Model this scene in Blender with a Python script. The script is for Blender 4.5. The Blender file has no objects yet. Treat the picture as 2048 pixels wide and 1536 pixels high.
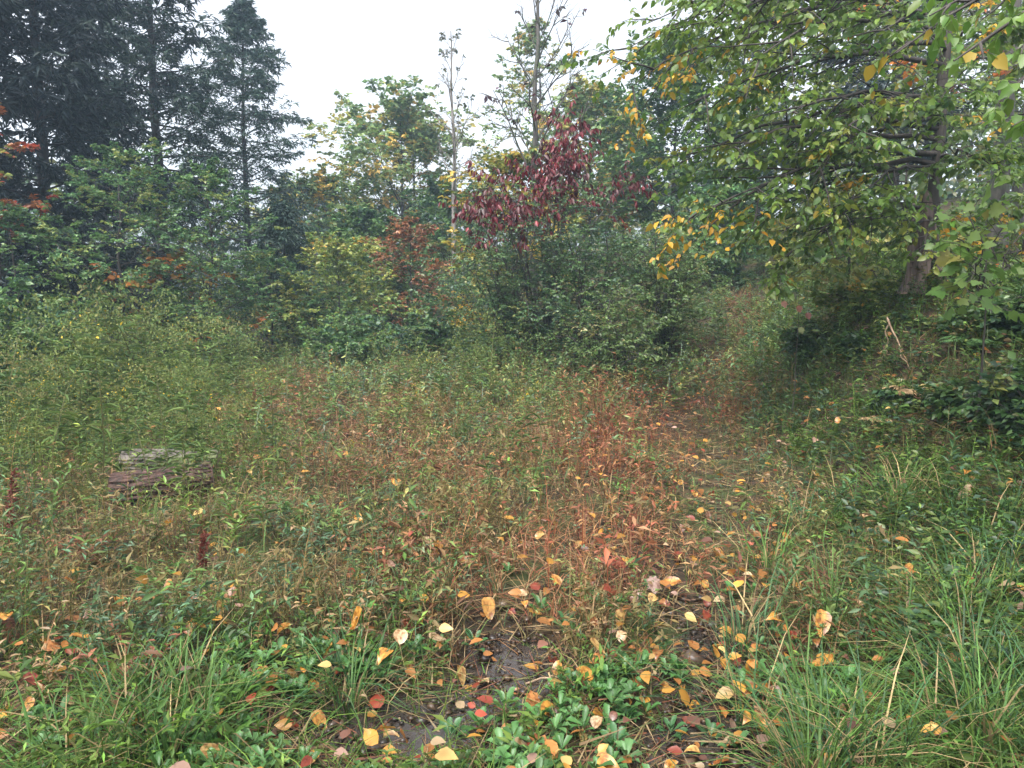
import bpy, math
import numpy as np
from mathutils import Matrix, Vector

sc = bpy.context.scene
R = math.radians
# ------------------------------------------------------------------ camera, sky, sun, exposure
F = 1435.0                                   # focal length in pixels of the 2048 px wide photograph
PITCH = math.atan(168 / F)
CAM = np.array([0.0, 0.0, 1.55])
cam_d = bpy.data.cameras.new("camera"); cam = bpy.data.objects.new("camera", cam_d)
sc.collection.objects.link(cam); sc.camera = cam
cam_d.sensor_width = 36; cam_d.lens = 36 * F / 2048; cam_d.clip_end = 2000; cam_d.clip_start = 0.05
cam.location = CAM; cam.rotation_euler = (math.pi / 2 - PITCH, 0, 0)

world = bpy.data.worlds.new("World"); sc.world = world; world.use_nodes = True
nt = world.node_tree; nt.nodes.clear()
sky = nt.nodes.new("ShaderNodeTexSky"); sky.sky_type = 'NISHITA'; sky.sun_disc = False
SUN_EL, SUN_AZ = R(60), R(208)
sky.sun_elevation = SUN_EL; sky.sun_rotation = SUN_AZ
sky.air_density = 1.0; sky.dust_density = 6.0; sky.ozone_density = 1.0
hs = nt.nodes.new("ShaderNodeHueSaturation"); hs.inputs['Saturation'].default_value = 0.3
bg = nt.nodes.new("ShaderNodeBackground"); bg.inputs['Strength'].default_value = 0.15
wo = nt.nodes.new("ShaderNodeOutputWorld")
nt.links.new(sky.outputs[0], hs.inputs['Color']); nt.links.new(hs.outputs[0], bg.inputs['Color']); nt.links.new(bg.outputs[0], wo.inputs[0])

sun_d = bpy.data.lights.new("sun", 'SUN'); sun = bpy.data.objects.new("sun", sun_d); sc.collection.objects.link(sun)
sun_d.energy = 1.25; sun_d.angle = R(42); sun_d.color = (1.0, 0.98, 0.95)
sv = Vector((math.sin(SUN_AZ) * math.cos(SUN_EL), math.cos(SUN_AZ) * math.cos(SUN_EL), math.sin(SUN_EL)))
sun.rotation_euler = sv.to_track_quat('Z', 'Y').to_euler()

sc.view_settings.view_transform = 'Standard'; sc.view_settings.look = 'None'
sc.view_settings.gamma = 1.0; sc.view_settings.use_curve_mapping = False
sc.view_settings.exposure = 1.7
sc.render.engine = 'CYCLES'
cy = sc.cycles
cy.max_bounces = 6; cy.diffuse_bounces = 3; cy.glossy_bounces = 2; cy.transmission_bounces = 3; cy.volume_bounces = 1; cy.transparent_max_bounces = 4
cy.use_denoising = True; cy.caustics_reflective = False; cy.caustics_refractive = False

# ------------------------------------------------------------------ helpers
def ray(px, py):
    a = (px - 1024) / F; b = (768 - py) / F
    return np.array([a, math.cos(PITCH) + b * math.sin(PITCH), -math.sin(PITCH) + b * math.cos(PITCH)])
def at(px, py, d):                            # point at forward distance d
    r = ray(px, py); return CAM + r * (d / r[1])
def sm(a, b, x):
    t = np.clip((x - a) / (b - a), 0, 1); return t * t * (3 - 2 * t)
def wav(x, y, seed, freq, n=7):               # smooth noise in -1..1
    g = np.random.default_rng(seed); out = 0
    for _ in range(n):
        th = g.uniform(0, 6.283); f = freq * g.uniform(0.5, 1.7)
        out = out + np.sin((x * math.cos(th) + y * math.sin(th)) * f + g.uniform(0, 6.283))
    return out / n ** 0.5 * 0.8
def path_x(y):
    return 0.30 * y - 0.25 + 0.25 * np.sin(y * 0.45)
PUD = [(-0.46, 2.54, .44, .26), (-0.03, 3.12, .28, .42), (0.74, 2.50, .26, .42), (0.92, 3.35, .2, .36)]   # muddy wet hollows
def hgt(x, y):
    x = np.asarray(x, float); y = np.asarray(y, float)
    dp = x - path_x(y)
    bank = 1.75 * sm(0.4, 2.7, dp) * sm(2.0, 8.0, y) + 0.8 * sm(3, 9, dp) * sm(4, 10, y)
    back = 3.0 * sm(8, 25, y) * sm(-4, 5, x) + 0.9 * sm(14, 40, y)
    rut = -0.06 * np.exp(-(dp / 0.45) ** 2) * (1 - sm(12, 20, y))
    z = bank * (1 - 0.5 * sm(12, 30, y)) + back + rut + 0.05 * wav(x, y, 3, 0.9) + 0.012 * wav(x, y, 5, 6.0) + 0.011 * wav(x, y, 6, 17.0)
    for (a, b, c, e) in PUD:
        z = z - 0.085 * np.exp(-(((x - a) / c) ** 2 + ((y - b) / e) ** 2))
    return z
def ground(px, py):                           # where the ray of a photo pixel meets the ground
    r = ray(px, py); t = np.linspace(1.0, 60, 6000); P = CAM + r * t[:, None]
    k = np.argmax(P[:, 2] < hgt(P[:, 0], P[:, 1])); return P[k]
def nrm(v):
    return v / np.maximum(np.linalg.norm(v, axis=-1, keepdims=True), 1e-9)
def srgb(r, g, b):
    c = np.array([r, g, b]) / 255.0
    return np.where(c <= 0.04045, c / 12.92, ((c + 0.055) / 1.055) ** 2.4)

def make_mesh(name, V, T, C=None, mats=(), smooth=False, Q=None):
    me = bpy.data.meshes.new(name); V = np.asarray(V, np.float32); T = np.asarray(T, np.int32).reshape(-1, 3)
    me.vertices.add(len(V)); me.vertices.foreach_set("co", V.ravel())
    me.loops.add(T.size); me.loops.foreach_set("vertex_index", T.ravel())
    me.polygons.add(len(T)); me.polygons.foreach_set("loop_start", np.arange(0, T.size, 3, dtype=np.int32))
    if smooth: me.polygons.foreach_set("use_smooth", np.ones(len(T), bool))
    if C is not None:
        C = np.asarray(C, np.float32)
        if C.ndim == 1: C = np.tile(C, (len(V), 1))
        a = me.color_attributes.new("col", 'FLOAT_COLOR', 'POINT')
        a.data.foreach_set("color", np.concatenate([C, np.ones((len(C), 1), np.float32)], 1).ravel())
    for m in mats: me.materials.append(m)
    me.update(calc_edges=True); me.validate()
    return me
def link(name, data, parent=None, loc=None, **props):
    o = bpy.data.objects.new(name, data); sc.collection.objects.link(o)
    if parent is not None: o.parent = parent
    if loc is not None: o.location = loc
    for k, v in props.items():
        if v is not None: o[k] = v
    return o
class Geo:
    def __init__(s): s.V = []; s.T = []; s.C = []; s.n = 0
    def add(s, V, T, C):
        V = np.asarray(V, np.float32).reshape(-1, 3); T = np.asarray(T).reshape(-1, 3)
        C = np.asarray(C, np.float32)
        if C.ndim == 1: C = np.broadcast_to(C, V.shape)
        s.V.append(V); s.T.append(T + s.n); s.C.append(C); s.n += len(V)
    def mesh(s, name, mat, origin=(0, 0, 0), smooth=False):
        return make_mesh(name, np.concatenate(s.V) - np.asarray(origin, np.float32), np.concatenate(s.T), np.concatenate(s.C), [mat], smooth)

# ---- leaf outlines (x = width, y = length, z = up)
def tmpl(half, z_side=.1, tip=-.08):
    ys = [p[0] for p in half]; V = [(0, 0, 0)] + [(0, y, 0) for y in ys] + [(0, 1, tip)]
    n = len(half)
    for (y, w) in half: V.append((-w, y, z_side * w * 2))
    for (y, w) in half: V.append((w, y, z_side * w * 2))
    T = []
    for s, off in ((0, n + 2), (1, 2 * n + 2)):
        tr = [(0, 1, off)]
        for i in range(n - 1):
            tr += [(off + i, 1 + i, off + i + 1), (off + i + 1, 1 + i, 2 + i)]
        tr += [(off + n - 1, n, n + 1)]
        T += tr if s == 0 else [t[::-1] for t in tr]
    return np.array(V, float), np.array(T)
KITE = (np.array([(0, 0, 0), (-.5, .42, .1), (0, 1, -.06), (.5, .42, .1)], float), np.array([(0, 2, 1), (0, 3, 2)]))
OVATE = tmpl([(.14, .33), (.38, .5), (.7, .33)])
OVATE8 = tmpl([(.22, .46), (.6, .40)])
OVATE_BIG = tmpl([(.06, .25), (.2, .46), (.4, .5), (.62, .4), (.82, .2)], .16, -.14)
SPOON = tmpl([(.3, .14), (.55, .42), (.8, .45), (.94, .25)], .12, -.1)
SPOON8 = tmpl([(.5, .36), (.82, .45)], .12, -.1)
LANCE = tmpl([(.25, .5), (.6, .36)], .12, -.12)
_mp = [(0, 0), (-.28, -.07), (-.34, .10), (-.60, .20), (-.46, .36), (-.62, .66), (-.34, .60), (-.24, .78), (0, 1), (.24, .78), (.34, .60), (.62, .66), (.46, .36), (.60, .20), (.34, .10), (.28, -.07)]
MAPLE = (np.array([(0, .36, 0)] + [(x * .95, y, .10 * abs(x) - .12 * y * y) for x, y in _mp]), np.array([(0, 1 + (i + 1) % 16, 1 + i) for i in range(16)]))

class Leaves:
    def __init__(s): s.a = []
    def add(s, P, D, N, L, W, C):
        n = len(P)
        s.a.append((P, nrm(D), N, np.broadcast_to(L, n), np.broadcast_to(W, n), np.broadcast_to(C, (n, 3))))
    def cat(s):
        return [np.concatenate([b[i] for b in s.a]) for i in range(6)]
def frames(D, N):
    X = nrm(np.cross(D, N)); return X, np.cross(X, D)
def expand(geo, t, P, D, N, L, W, C):
    if len(P) == 0: return
    tv, tt = t; X, N2 = frames(D, N)
    V = (P[:, None] + X[:, None] * (tv[None, :, 0:1] * W[:, None, None]) + D[:, None] * (tv[None, :, 1:2] * L[:, None, None])
         + N2[:, None] * (tv[None, :, 2:3] * L[:, None, None]))
    n, k = len(P), len(tv)
    geo.add(V.reshape(-1, 3), (tt[None] + (np.arange(n) * k)[:, None, None]).reshape(-1, 3), np.repeat(C, k, 0))

# ---- branching
def grow(rng, P, cid, k, t0, t1, ang, Lf, m, trop=0.0, wob=0.1, flat=0.0, even=True):
    """k children on each parent polyline P (n,m0,3). Lf(t, parent_length, n, k) -> lengths. Returns polylines and parent index, t."""
    n, m0, _ = P.shape
    if even: t = t0 + (t1 - t0) * (np.arange(k)[None] + rng.uniform(0, 1, (n, k))) / k
    else: t = rng.uniform(t0, t1, (n, k))
    f = t * (m0 - 1); i = np.clip(f.astype(int), 0, m0 - 2); w = (f - i)[..., None]
    rows = np.arange(n)[:, None]
    A, B = P[rows, i], P[rows, i + 1]
    pos = A * (1 - w) + B * w; tan = nrm(B - A)
    ref = np.zeros_like(tan); ref[..., 2] = 1
    steep = np.abs(tan[..., 2]) > 0.9; ref[steep] = (1, 0, 0)
    u = nrm(np.cross(tan, ref)); v = np.cross(u, tan)
    spiral = np.arange(k)[None] * 2.39996 + rng.uniform(0, 6.28, (n, 1)) + rng.normal(0, .3, (n, k))
    alt = (np.arange(k)[None] % 2) * math.pi + rng.normal(0, .35, (n, k))
    az = np.where(rng.uniform(0, 1, (n, 1)) < flat, alt, spiral)
    perp = u * np.cos(az)[..., None] + v * np.sin(az)[..., None]
    a = ang(t) if callable(ang) else np.full_like(t, ang)
    a = a + rng.normal(0, .12, t.shape)
    d = nrm(tan * np.cos(a)[..., None] + perp * np.sin(a)[..., None])
    plen = np.linalg.norm(np.diff(P, axis=1), axis=2).sum(1)[:, None]
    L = Lf(t, plen) * rng.uniform(.75, 1.2, t.shape)
    d = d.reshape(-1, 3); p = pos.reshape(-1, 3); st = (L.reshape(-1, 1)) / (m - 1)
    out = [p]
    for j in range(m - 1):
        d = nrm(d + np.array([0, 0, trop]) + rng.normal(0, wob, d.shape))
        p = p + d * st; out.append(p)
    return np.stack(out, 1), np.repeat(cid, k), t.reshape(-1)
def tubes(geo, P, r0, r1, sides, C, flare=None):
    n, m, _ = P.shape
    tan = nrm(np.gradient(P, axis=1))
    ref = np.tile(np.array([0.37, 0.93, 0.11]), (n, m, 1)); ref[np.abs((tan * ref).sum(-1)) > .9] = (1, 0, 0)
    u = nrm(np.cross(tan, ref)); v = np.cross(tan, u)
    r = np.broadcast_to(np.asarray(r0), (n,))[:, None] * (1 - np.linspace(0, 1, m)) + np.broadcast_to(np.asarray(r1), (n,))[:, None] * np.linspace(0, 1, m)
    if flare is not None: r = r * flare
    th = np.arange(sides) / sides * 2 * math.pi
    V = P[:, :, None] + r[:, :, None, None] * (u[:, :, None] * np.cos(th)[None, None, :, None] + v[:, :, None] * np.sin(th)[None, None, :, None])
    idx = np.arange(n * m * sides).reshape(n, m, sides)
    a = idx[:, :-1]; b = idx[:, 1:]; a2 = np.roll(a, -1, 2); b2 = np.roll(b, -1, 2)
    T = np.concatenate([np.stack([a, a2, b2], -1).reshape(-1, 3), np.stack([a, b2, b], -1).reshape(-1, 3)])
    geo.add(V.reshape(-1, 3), T, C)
def twig_leaves(rng, T, cid, q, size, ratio, pal, cidpal, droop=.3, up=.8, t0=.15, spread=.9, jit=.18):
    """q leaves on every twig polyline, alternately on both sides"""
    n, m, _ = T.shape
    t = t0 + (1 - t0) * (np.arange(q)[None] + rng.uniform(.1, .9, (n, q))) / q
    f = np.clip(t, 0, .999) * (m - 1); i = f.astype(int); w = (f - i)[..., None]; rows = np.arange(n)[:, None]
    A, B = T[rows, i], T[rows, i + 1]; pos = A * (1 - w) + B * w; tan = nrm(B - A)
    side = nrm(np.cross(tan, np.array([0, 0, 1.0]))) * np.where((np.arange(q)[None] % 2) == 0, 1, -1)[..., None]
    D = nrm(tan * .7 + side * spread + np.array([0, 0, -droop]) + rng.normal(0, .28, pos.shape))
    N = nrm(np.array([0, 0, 1.0]) * up + rng.normal(0, .5, pos.shape))
    L = size * rng.uniform(.55, 1.3, (n, q)) * rng.uniform(.8, 1.2, (n, 1))
    C = pick(rng, pal, cidpal, cid, q, jit)
    return pos.reshape(-1, 3), D.reshape(-1, 3), N.reshape(-1, 3), L.reshape(-1), (L * ratio * rng.uniform(.85, 1.15, L.shape)).reshape(-1), C
def pick(rng, pal, cidpal, cid, q, jit=.18):
    cols = np.array([p[1] for p in pal]); wt = np.array([p[0] for p in pal], float); wt /= wt.sum()
    own = rng.choice(len(pal), (len(cid), q), p=wt)
    k = np.where(rng.uniform(0, 1, (len(cid), q)) < .75, cidpal[cid][:, None], own)
    C = cols[k] * np.exp(rng.normal(0, jit, (len(cid), q, 1))) * np.exp(rng.normal(0, .06, (len(cid), q, 3)))
    return np.clip(C, 0.003, .85).reshape(-1, 3)
def cluster_pal(rng, pal, n):
    wt = np.array([p[0] for p in pal], float); return rng.choice(len(pal), n, p=wt / wt.sum())

# ------------------------------------------------------------------ materials
def foliage_mat(name, rough=.42, transl=.3, spec=.5, mottled=0.0):
    m = bpy.data.materials.new(name); m.use_nodes = True; n = m.node_tree.nodes; l = m.node_tree.links
    b = n["Principled BSDF"]; o = n["Material Output"]
    at_ = n.new("ShaderNodeAttribute"); at_.attribute_name = "col"
    src = at_.outputs["Color"]
    if mottled:
        tc = n.new("ShaderNodeTexCoord"); nz = n.new("ShaderNodeTexNoise"); nz.inputs["Scale"].default_value = 3.5; nz.inputs["Detail"].default_value = 6
        oi = n.new("ShaderNodeObjectInfo"); ad = n.new("ShaderNodeVectorMath"); ad.operation = 'ADD'
        l.new(tc.outputs["Object"], ad.inputs[0]); l.new(oi.outputs["Location"], ad.inputs[1]); l.new(ad.outputs[0], nz.inputs["Vector"])
        cr = n.new("ShaderNodeValToRGB"); cr.color_ramp.elements[0].position = .38; cr.color_ramp.elements[1].position = .60
        cr.color_ramp.elements[0].color = (.42, .27, .16, 1); cr.color_ramp.elements[1].color = (1, 1, 1, 1)
        l.new(nz.outputs["Fac"], cr.inputs["Fac"])
        mx = n.new("ShaderNodeMix"); mx.data_type = 'RGBA'; mx.blend_type = 'MULTIPLY'; mx.inputs["Factor"].default_value = mottled
        l.new(src, mx.inputs["A"]); l.new(cr.outputs[0], mx.inputs["B"]); src = mx.outputs["Result"]
    l.new(src, b.inputs["Base Color"]); b.inputs["Roughness"].default_value = rough
    b.inputs["Specular IOR Level"].default_value = spec
    tr = n.new("ShaderNodeBsdfTranslucent"); l.new(src, tr.inputs["Color"])
    ms = n.new("ShaderNodeMixShader"); ms.inputs[0].default_value = transl
    l.new(b.outputs[0], ms.inputs[1]); l.new(tr.outputs[0], ms.inputs[2]); l.new(ms.outputs[0], o.inputs["Surface"])
    return m
def bark_mat(name, c1, c2, scale=14, stretch=.18, moss=None, rough=.85, bump=.5):
    m = bpy.data.materials.new(name); m.use_nodes = True; n = m.node_tree.nodes; l = m.node_tree.links; b = n["Principled BSDF"]
    tc = n.new("ShaderNodeTexCoord"); mp = n.new("ShaderNodeMapping"); mp.inputs["Scale"].default_value = (1, 1, stretch)
    l.new(tc.outputs["Object"], mp.inputs[0])
    nz = n.new("ShaderNodeTexNoise"); nz.inputs["Scale"].default_value = scale; nz.inputs["Detail"].default_value = 8; l.new(mp.outputs[0], nz.inputs["Vector"])
    cr = n.new("ShaderNodeValToRGB"); cr.color_ramp.elements[0].position = .35; cr.color_ramp.elements[1].position = .68
    cr.color_ramp.elements[0].color = (*c1, 1); cr.color_ramp.elements[1].color = (*c2, 1); l.new(nz.outputs["Fac"], cr.inputs[0])
    src = cr.outputs[0]
    if moss is not None:
        n2 = n.new("ShaderNodeTexNoise"); n2.inputs["Scale"].default_value = 3.2; n2.inputs["Detail"].default_value = 5; l.new(tc.outputs["Object"], n2.inputs["Vector"])
        c3 = n.new("ShaderNodeValToRGB"); c3.color_ramp.elements[0].position = .5; c3.color_ramp.elements[1].position = .62; l.new(n2.outputs["Fac"], c3.inputs[0])
        mx = n.new("ShaderNodeMix"); mx.data_type = 'RGBA'; l.new(c3.outputs[0], mx.inputs["Factor"]); l.new(src, mx.inputs["A"]); mx.inputs["B"].default_value = (*moss, 1); src = mx.outputs["Result"]
    l.new(src, b.inputs["Base Color"]); b.inputs["Roughness"].default_value = rough
    bp = n.new("ShaderNodeBump"); bp.inputs["Strength"].default_value = bump; bp.inputs["Distance"].default_value = .02
    l.new(nz.outputs["Fac"], bp.inputs["Height"]); l.new(bp.outputs[0], b.inputs["Normal"])
    return m
M_LEAF = foliage_mat("wet_leaf", .36, .34, .38)
M_CANOPY = foliage_mat("canopy_leaf", .4, .5, .5)
M_NEEDLE = foliage_mat("needle_spray", .55, .15, .35)
M_GRASS = foliage_mat("meadow_blade", .5, .36, .18)
M_FALLEN = foliage_mat("fallen_leaf", .34, .12, .5, 1.0)
M_BARK = bark_mat("dark_wet_bark", (.018, .014, .012), (.06, .05, .042))
M_BARK_GREY = bark_mat("grey_bark", (.03, .026, .023), (.11, .10, .088), moss=(.045, .06, .03))
M_BARK_PALE = bark_mat("pale_smooth_bark", (.09, .08, .07), (.22, .2, .18), scale=9)
M_SNAG = bark_mat("weathered_wood", (.06, .042, .037), (.27, .20, .175), scale=16, stretch=.06, bump=.8)
M_ROT = bark_mat("rotten_heartwood", (.012, .008, .006), (.05, .028, .018), scale=20, stretch=.1)
M_LOGBARK = bark_mat("furrowed_log_bark", (.014, .008, .006), (.085, .042, .032), scale=18, stretch=1, bump=.8)
M_LOGPALE = bark_mat("lichen_grey_wood", (.04, .032, .028), (.19, .165, .14), scale=12, stretch=1, moss=(.1, .12, .05))
M_STICK = bark_mat("dead_stick_wood", (.12, .075, .045), (.28, .2, .13), scale=20)

def ground_mat():
    m = bpy.data.materials.new("leaf_mould_soil"); m.use_nodes = True; n = m.node_tree.nodes; l = m.node_tree.links; b = n["Principled BSDF"]
    tc = n.new("ShaderNodeTexCoord")
    a = n.new("ShaderNodeTexNoise"); a.inputs["Scale"].default_value = 9; a.inputs["Detail"].default_value = 10; l.new(tc.outputs["Object"], a.inputs["Vector"])
    cr = n.new("ShaderNodeValToRGB"); e = cr.color_ramp.elements
    e[0].position = .3; e[0].color = (.018, .014, .011, 1); e[1].position = .75; e[1].color = (.10, .062, .034, 1)
    x = e.new(.52); x.color = (.045, .034, .022, 1)
    l.new(a.outputs["Fac"], cr.inputs[0])
    g = n.new("ShaderNodeTexNoise"); g.inputs["Scale"].default_value = 1.6; g.inputs["Detail"].default_value = 7; l.new(tc.outputs["Object"], g.inputs["Vector"])
    c2 = n.new("ShaderNodeValToRGB"); c2.color_ramp.elements[0].position = .47; c2.color_ramp.elements[1].position = .6; l.new(g.outputs["Fac"], c2.inputs[0])
    mx = n.new("ShaderNodeMix"); mx.data_type = 'RGBA'; l.new(c2.outputs[0], mx.inputs["Factor"]); l.new(cr.outputs[0], mx.inputs["A"]); mx.inputs["B"].default_value = (.04, .055, .02, 1)
    l.new(mx.outputs["Result"], b.inputs["Base Color"]); b.inputs["Roughness"].default_value = .85; b.inputs["Specular IOR Level"].default_value = .12
    bp = n.new("ShaderNodeBump"); bp.inputs["Distance"].default_value = .03; bp.inputs["Strength"].default_value = .8; l.new(a.outputs["Fac"], bp.inputs["Height"]); l.new(bp.outputs[0], b.inputs["Normal"])
    return m
def water_mat():
    m = bpy.data.materials.new("muddy_water"); m.use_nodes = True; n = m.node_tree.nodes; l = m.node_tree.links; b = n["Principled BSDF"]
    b.inputs["Base Color"].default_value = (.035, .028, .024, 1); b.inputs["Roughness"].default_value = .05; b.inputs["IOR"].default_value = 1.6
    tc = n.new("ShaderNodeTexCoord"); a = n.new("ShaderNodeTexNoise"); a.inputs["Scale"].default_value = 28; a.inputs["Detail"].default_value = 3; l.new(tc.outputs["Object"], a.inputs["Vector"])
    bp = n.new("ShaderNodeBump"); bp.inputs["Strength"].default_value = .3; bp.inputs["Distance"].default_value = .01; l.new(a.outputs["Fac"], bp.inputs["Height"]); l.new(bp.outputs[0], b.inputs["Normal"])
    return m

# ------------------------------------------------------------------ terrain and puddles
def terrain():
    n = 205; u = np.linspace(-1, 1, n); s = 150 * np.sinh(5 * u) / math.sinh(5)
    X, Y = np.meshgrid(s, s + 4.0); Z = hgt(X, Y)
    V = np.stack([X, Y, Z], -1).reshape(-1, 3); i = np.arange(n * n).reshape(n, n)
    a, b, c, d = i[:-1, :-1], i[:-1, 1:], i[1:, 1:], i[1:, :-1]
    T = np.concatenate([np.stack([a, b, c], -1).reshape(-1, 3), np.stack([a, c, d], -1).reshape(-1, 3)])
    link("ground", make_mesh("ground", V, T, None, [ground_mat()], True), kind="structure", label="dark leaf mould soil under the meadow and woods", category="ground")
terrain()
WATER = water_mat()
for (a, b, c, e) in PUD:
    th = np.linspace(0, 6.283, 40, endpoint=False)
    lev = float(hgt(a, b)) + .046
    rr = 1.3
    V = np.concatenate([[[a, b, lev]], np.stack([a + c * rr * np.cos(th), b + e * rr * np.sin(th), np.full(40, lev)], 1)])
    T = [(0, 1 + i, 1 + (i + 1) % 40) for i in range(40)]
    link("puddle_water", make_mesh("puddle_water", V, T, None, [WATER], True), kind="structure")

# ------------------------------------------------------------------ trees
LEAF_GREEN = [(4, (0.0729, 0.1398, 0.0426)), (3, (0.1094, 0.1884, 0.051)), (2, (0.0583, 0.1215, 0.0632))]
BEECH = [(4, (.075, .16, .06)), (3, (.115, .21, .07)), (1.6, (.21, .25, .065))]
PALEGREEN = [(3, (0.18, 0.252, 0.084)), (3, (0.12, 0.198, 0.072)), (1.8, (0.36, 0.324, 0.084)), (0.7, (0.54, 0.36, 0.084))]
YELGREEN = [(3, (.18, .23, .05)), (3, (.12, .185, .045)), (2, (.27, .27, .06)), (.2, (.44, .29, .05))]
GOLD = [(3, (.46, .27, .03)), (2, (.5, .33, .05)), (1, (.2, .2, .04))]
ORANGE = [(3, (.34, .13, .025)), (2, (.26, .15, .03)), (2.2, (.10, .13, .04))]
RED = [(4, (.085, .011, .015)), (3, (.13, .016, .02)), (1.2, (.055, .014, .014)), (.5, (.18, .045, .025))]
RUST = [(3, (.30, .13, .055)), (2, (.22, .10, .05)), (1.6, (.12, .13, .045))]
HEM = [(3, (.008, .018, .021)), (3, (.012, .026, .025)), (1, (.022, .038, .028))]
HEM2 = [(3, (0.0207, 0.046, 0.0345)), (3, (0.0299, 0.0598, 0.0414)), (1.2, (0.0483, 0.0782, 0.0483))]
HEM_HAZE = [(3, (0.0338, 0.0702, 0.0546)), (3, (0.0468, 0.091, 0.065)), (1.2, (0.0715, 0.1105, 0.0715))]  # hemlock greens lightened, distance haze put into the needle colour
MIXED = [(4, (0.1092, 0.1782, 0.0403)), (3, (0.161, 0.2185, 0.046)), (2, (0.0747, 0.138, 0.0403)), (0.5, (0.529, 0.3105, 0.0345)), (0.25, (0.483, 0.138, 0.023))]

def base_at(px, d):
    x = (px - 1024) / F * d; return np.array([x, d, float(hgt(x, d))])
def trunk_line(rng, base, Hh, m=12, wob=.02, lean=(0, 0)):
    t = np.linspace(0, 1, m)
    off = np.cumsum(rng.normal(0, wob * Hh / m * 3, (m, 2)), 0); off -= off[0]
    P = np.stack([base[0] + off[:, 0] + lean[0] * t ** 1.5, base[1] + off[:, 1] + lean[1] * t ** 1.5, base[2] - .05 + t * (Hh + .05)], 1)
    return P[None]
def flare(m, k=.5):
    return 1 + k * np.exp(-np.linspace(0, 1, m) * 22)
def finish_tree(name, label, cat, base, wood, wmat, leaf, lmat, t, group=None, n_leaf=0, wood_name="trunk", crown_name="crown"):
    root = link(name, None, loc=base, label=label, category=cat, group=group)
    if wood is not None:
        link(wood_name, wood.mesh(wood_name, wmat, base, True), root)
    if leaf is not None:
        put_crown(root, base, leaf, lmat, t, n_leaf, crown_name, 1.28)
    return root
def put_crown(root, base, leaf, lmat, t, n_leaf, crown_name="crown", lscale=1.0):
    P, D, N, L, W, C = leaf.cat(); L = L * lscale; W = W * lscale
    keep = np.ones(len(P), bool)
    if n_leaf:                                # the leaves that show largest are parts of their own
        rel = P - CAM; dep = rel[:, 1] * math.cos(PITCH) - rel[:, 2] * math.sin(PITCH)
        upc = rel[:, 1] * math.sin(PITCH) + rel[:, 2] * math.cos(PITCH)
        inside = (dep > .3) & (np.abs(rel[:, 0] / dep) < .70) & (np.abs(upc / dep) < .52)
        X, N2 = frames(D, N); face = np.abs((nrm(rel) * N2).sum(1))
        score = np.where(inside, L * W * (.2 + face) / dep ** 2, -1)
        idx = np.argsort(-score)[:n_leaf]; keep[idx] = False
        # colour variants: cluster the chosen colours on their own order of redness
        key = np.argsort(np.argsort(C[idx, 0] / (C[idx, 1] + .01))); nv = 10; grp = key * nv // max(len(idx), 1)
        meshes = [make_mesh("leaf", t[0], t[1], C[idx[grp == g]].mean(0), [lmat]) if np.any(grp == g) else None for g in range(nv)]
        for j, i in enumerate(idx):
            o = bpy.data.objects.new("leaf", meshes[grp[j]]); sc.collection.objects.link(o); o.parent = root
            x, d, n2 = X[i], D[i], N2[i]; p = P[i] - base
            o.matrix_local = Matrix(((x[0] * W[i], d[0] * L[i], n2[0] * L[i], p[0]), (x[1] * W[i], d[1] * L[i], n2[1] * L[i], p[1]), (x[2] * W[i], d[2] * L[i], n2[2] * L[i], p[2]), (0, 0, 0, 1)))
    if not keep.any(): return
    g = Geo(); expand(g, t, P[keep], D[keep], N[keep], L[keep], W[keep], C[keep])
    link(crown_name, g.mesh(crown_name, lmat, base), root, kind="stuff")

def decid(name, label, px, d, top, wpx, b, pal, seed, n1=24, k2=8, k3=5, q=9, leaf=.10, flat=.5, low=.55, ang0=80, ang1=36, r=None,
          bark=None, group=None, t=KITE, ratio=.62, droop=.3, lean=(0, 0), n_leaf=0, trop=.03, sub=.42, up=.8, cat="tree"):
    rng = np.random.default_rng(seed); base = base_at(px, d)
    Hh = at(px, top, d)[2] - base[2]; Rr = wpx / 2 * d / F
    r = r or Hh * .012
    P0 = trunk_line(rng, base, Hh, lean=lean)
    def Lf(tt, pl):
        s = (tt - b) / (1 - b); return 1.22 * Rr * (low + (1 - low) * np.sin(np.pi * np.clip(.15 + s * .6, 0, 1))) * np.clip(1.12 - s ** 2.2, .15, 1)
    P1, c1, t1 = grow(rng, P0, np.zeros(1, int), n1, b, .98, lambda tt: R(ang0) + (R(ang1) - R(ang0)) * np.clip((tt - b) / (1 - b), 0, 1), Lf, 7, trop, .10)
    P2, c2, _ = grow(rng, P1, np.arange(n1), k2, .18, 1.0, R(48), lambda tt, pl: pl * sub * (1.15 - .6 * tt), 5, trop * .5, .14, flat)
    cid2 = np.arange(len(P2))
    P3, c3, _ = grow(rng, P2, cid2, k3, .2, 1.0, R(45), lambda tt, pl: pl * .45 * (1.1 - .4 * tt), 4, -.02, .16, flat)
    wood = Geo(); wc = (.1, .1, .1)
    tubes(wood, P0, r, r * .12, 8, wc, flare(12)[None])
    r1 = r * .42 * (1.1 - t1); tubes(wood, P1, r1, r1 * .2, 5, wc)
    tubes(wood, P2, np.repeat(r1, k2) * .35 + .002, .0015, 3, wc)
    lv = Leaves(); cp = cluster_pal(rng, pal, len(P2))
    lv.add(*twig_leaves(rng, P3, c3, q, leaf, ratio, pal, cp, droop, up))
    return finish_tree(name, label, cat, base, wood, bark or M_BARK, lv, M_LEAF, t, group, n_leaf)

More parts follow.
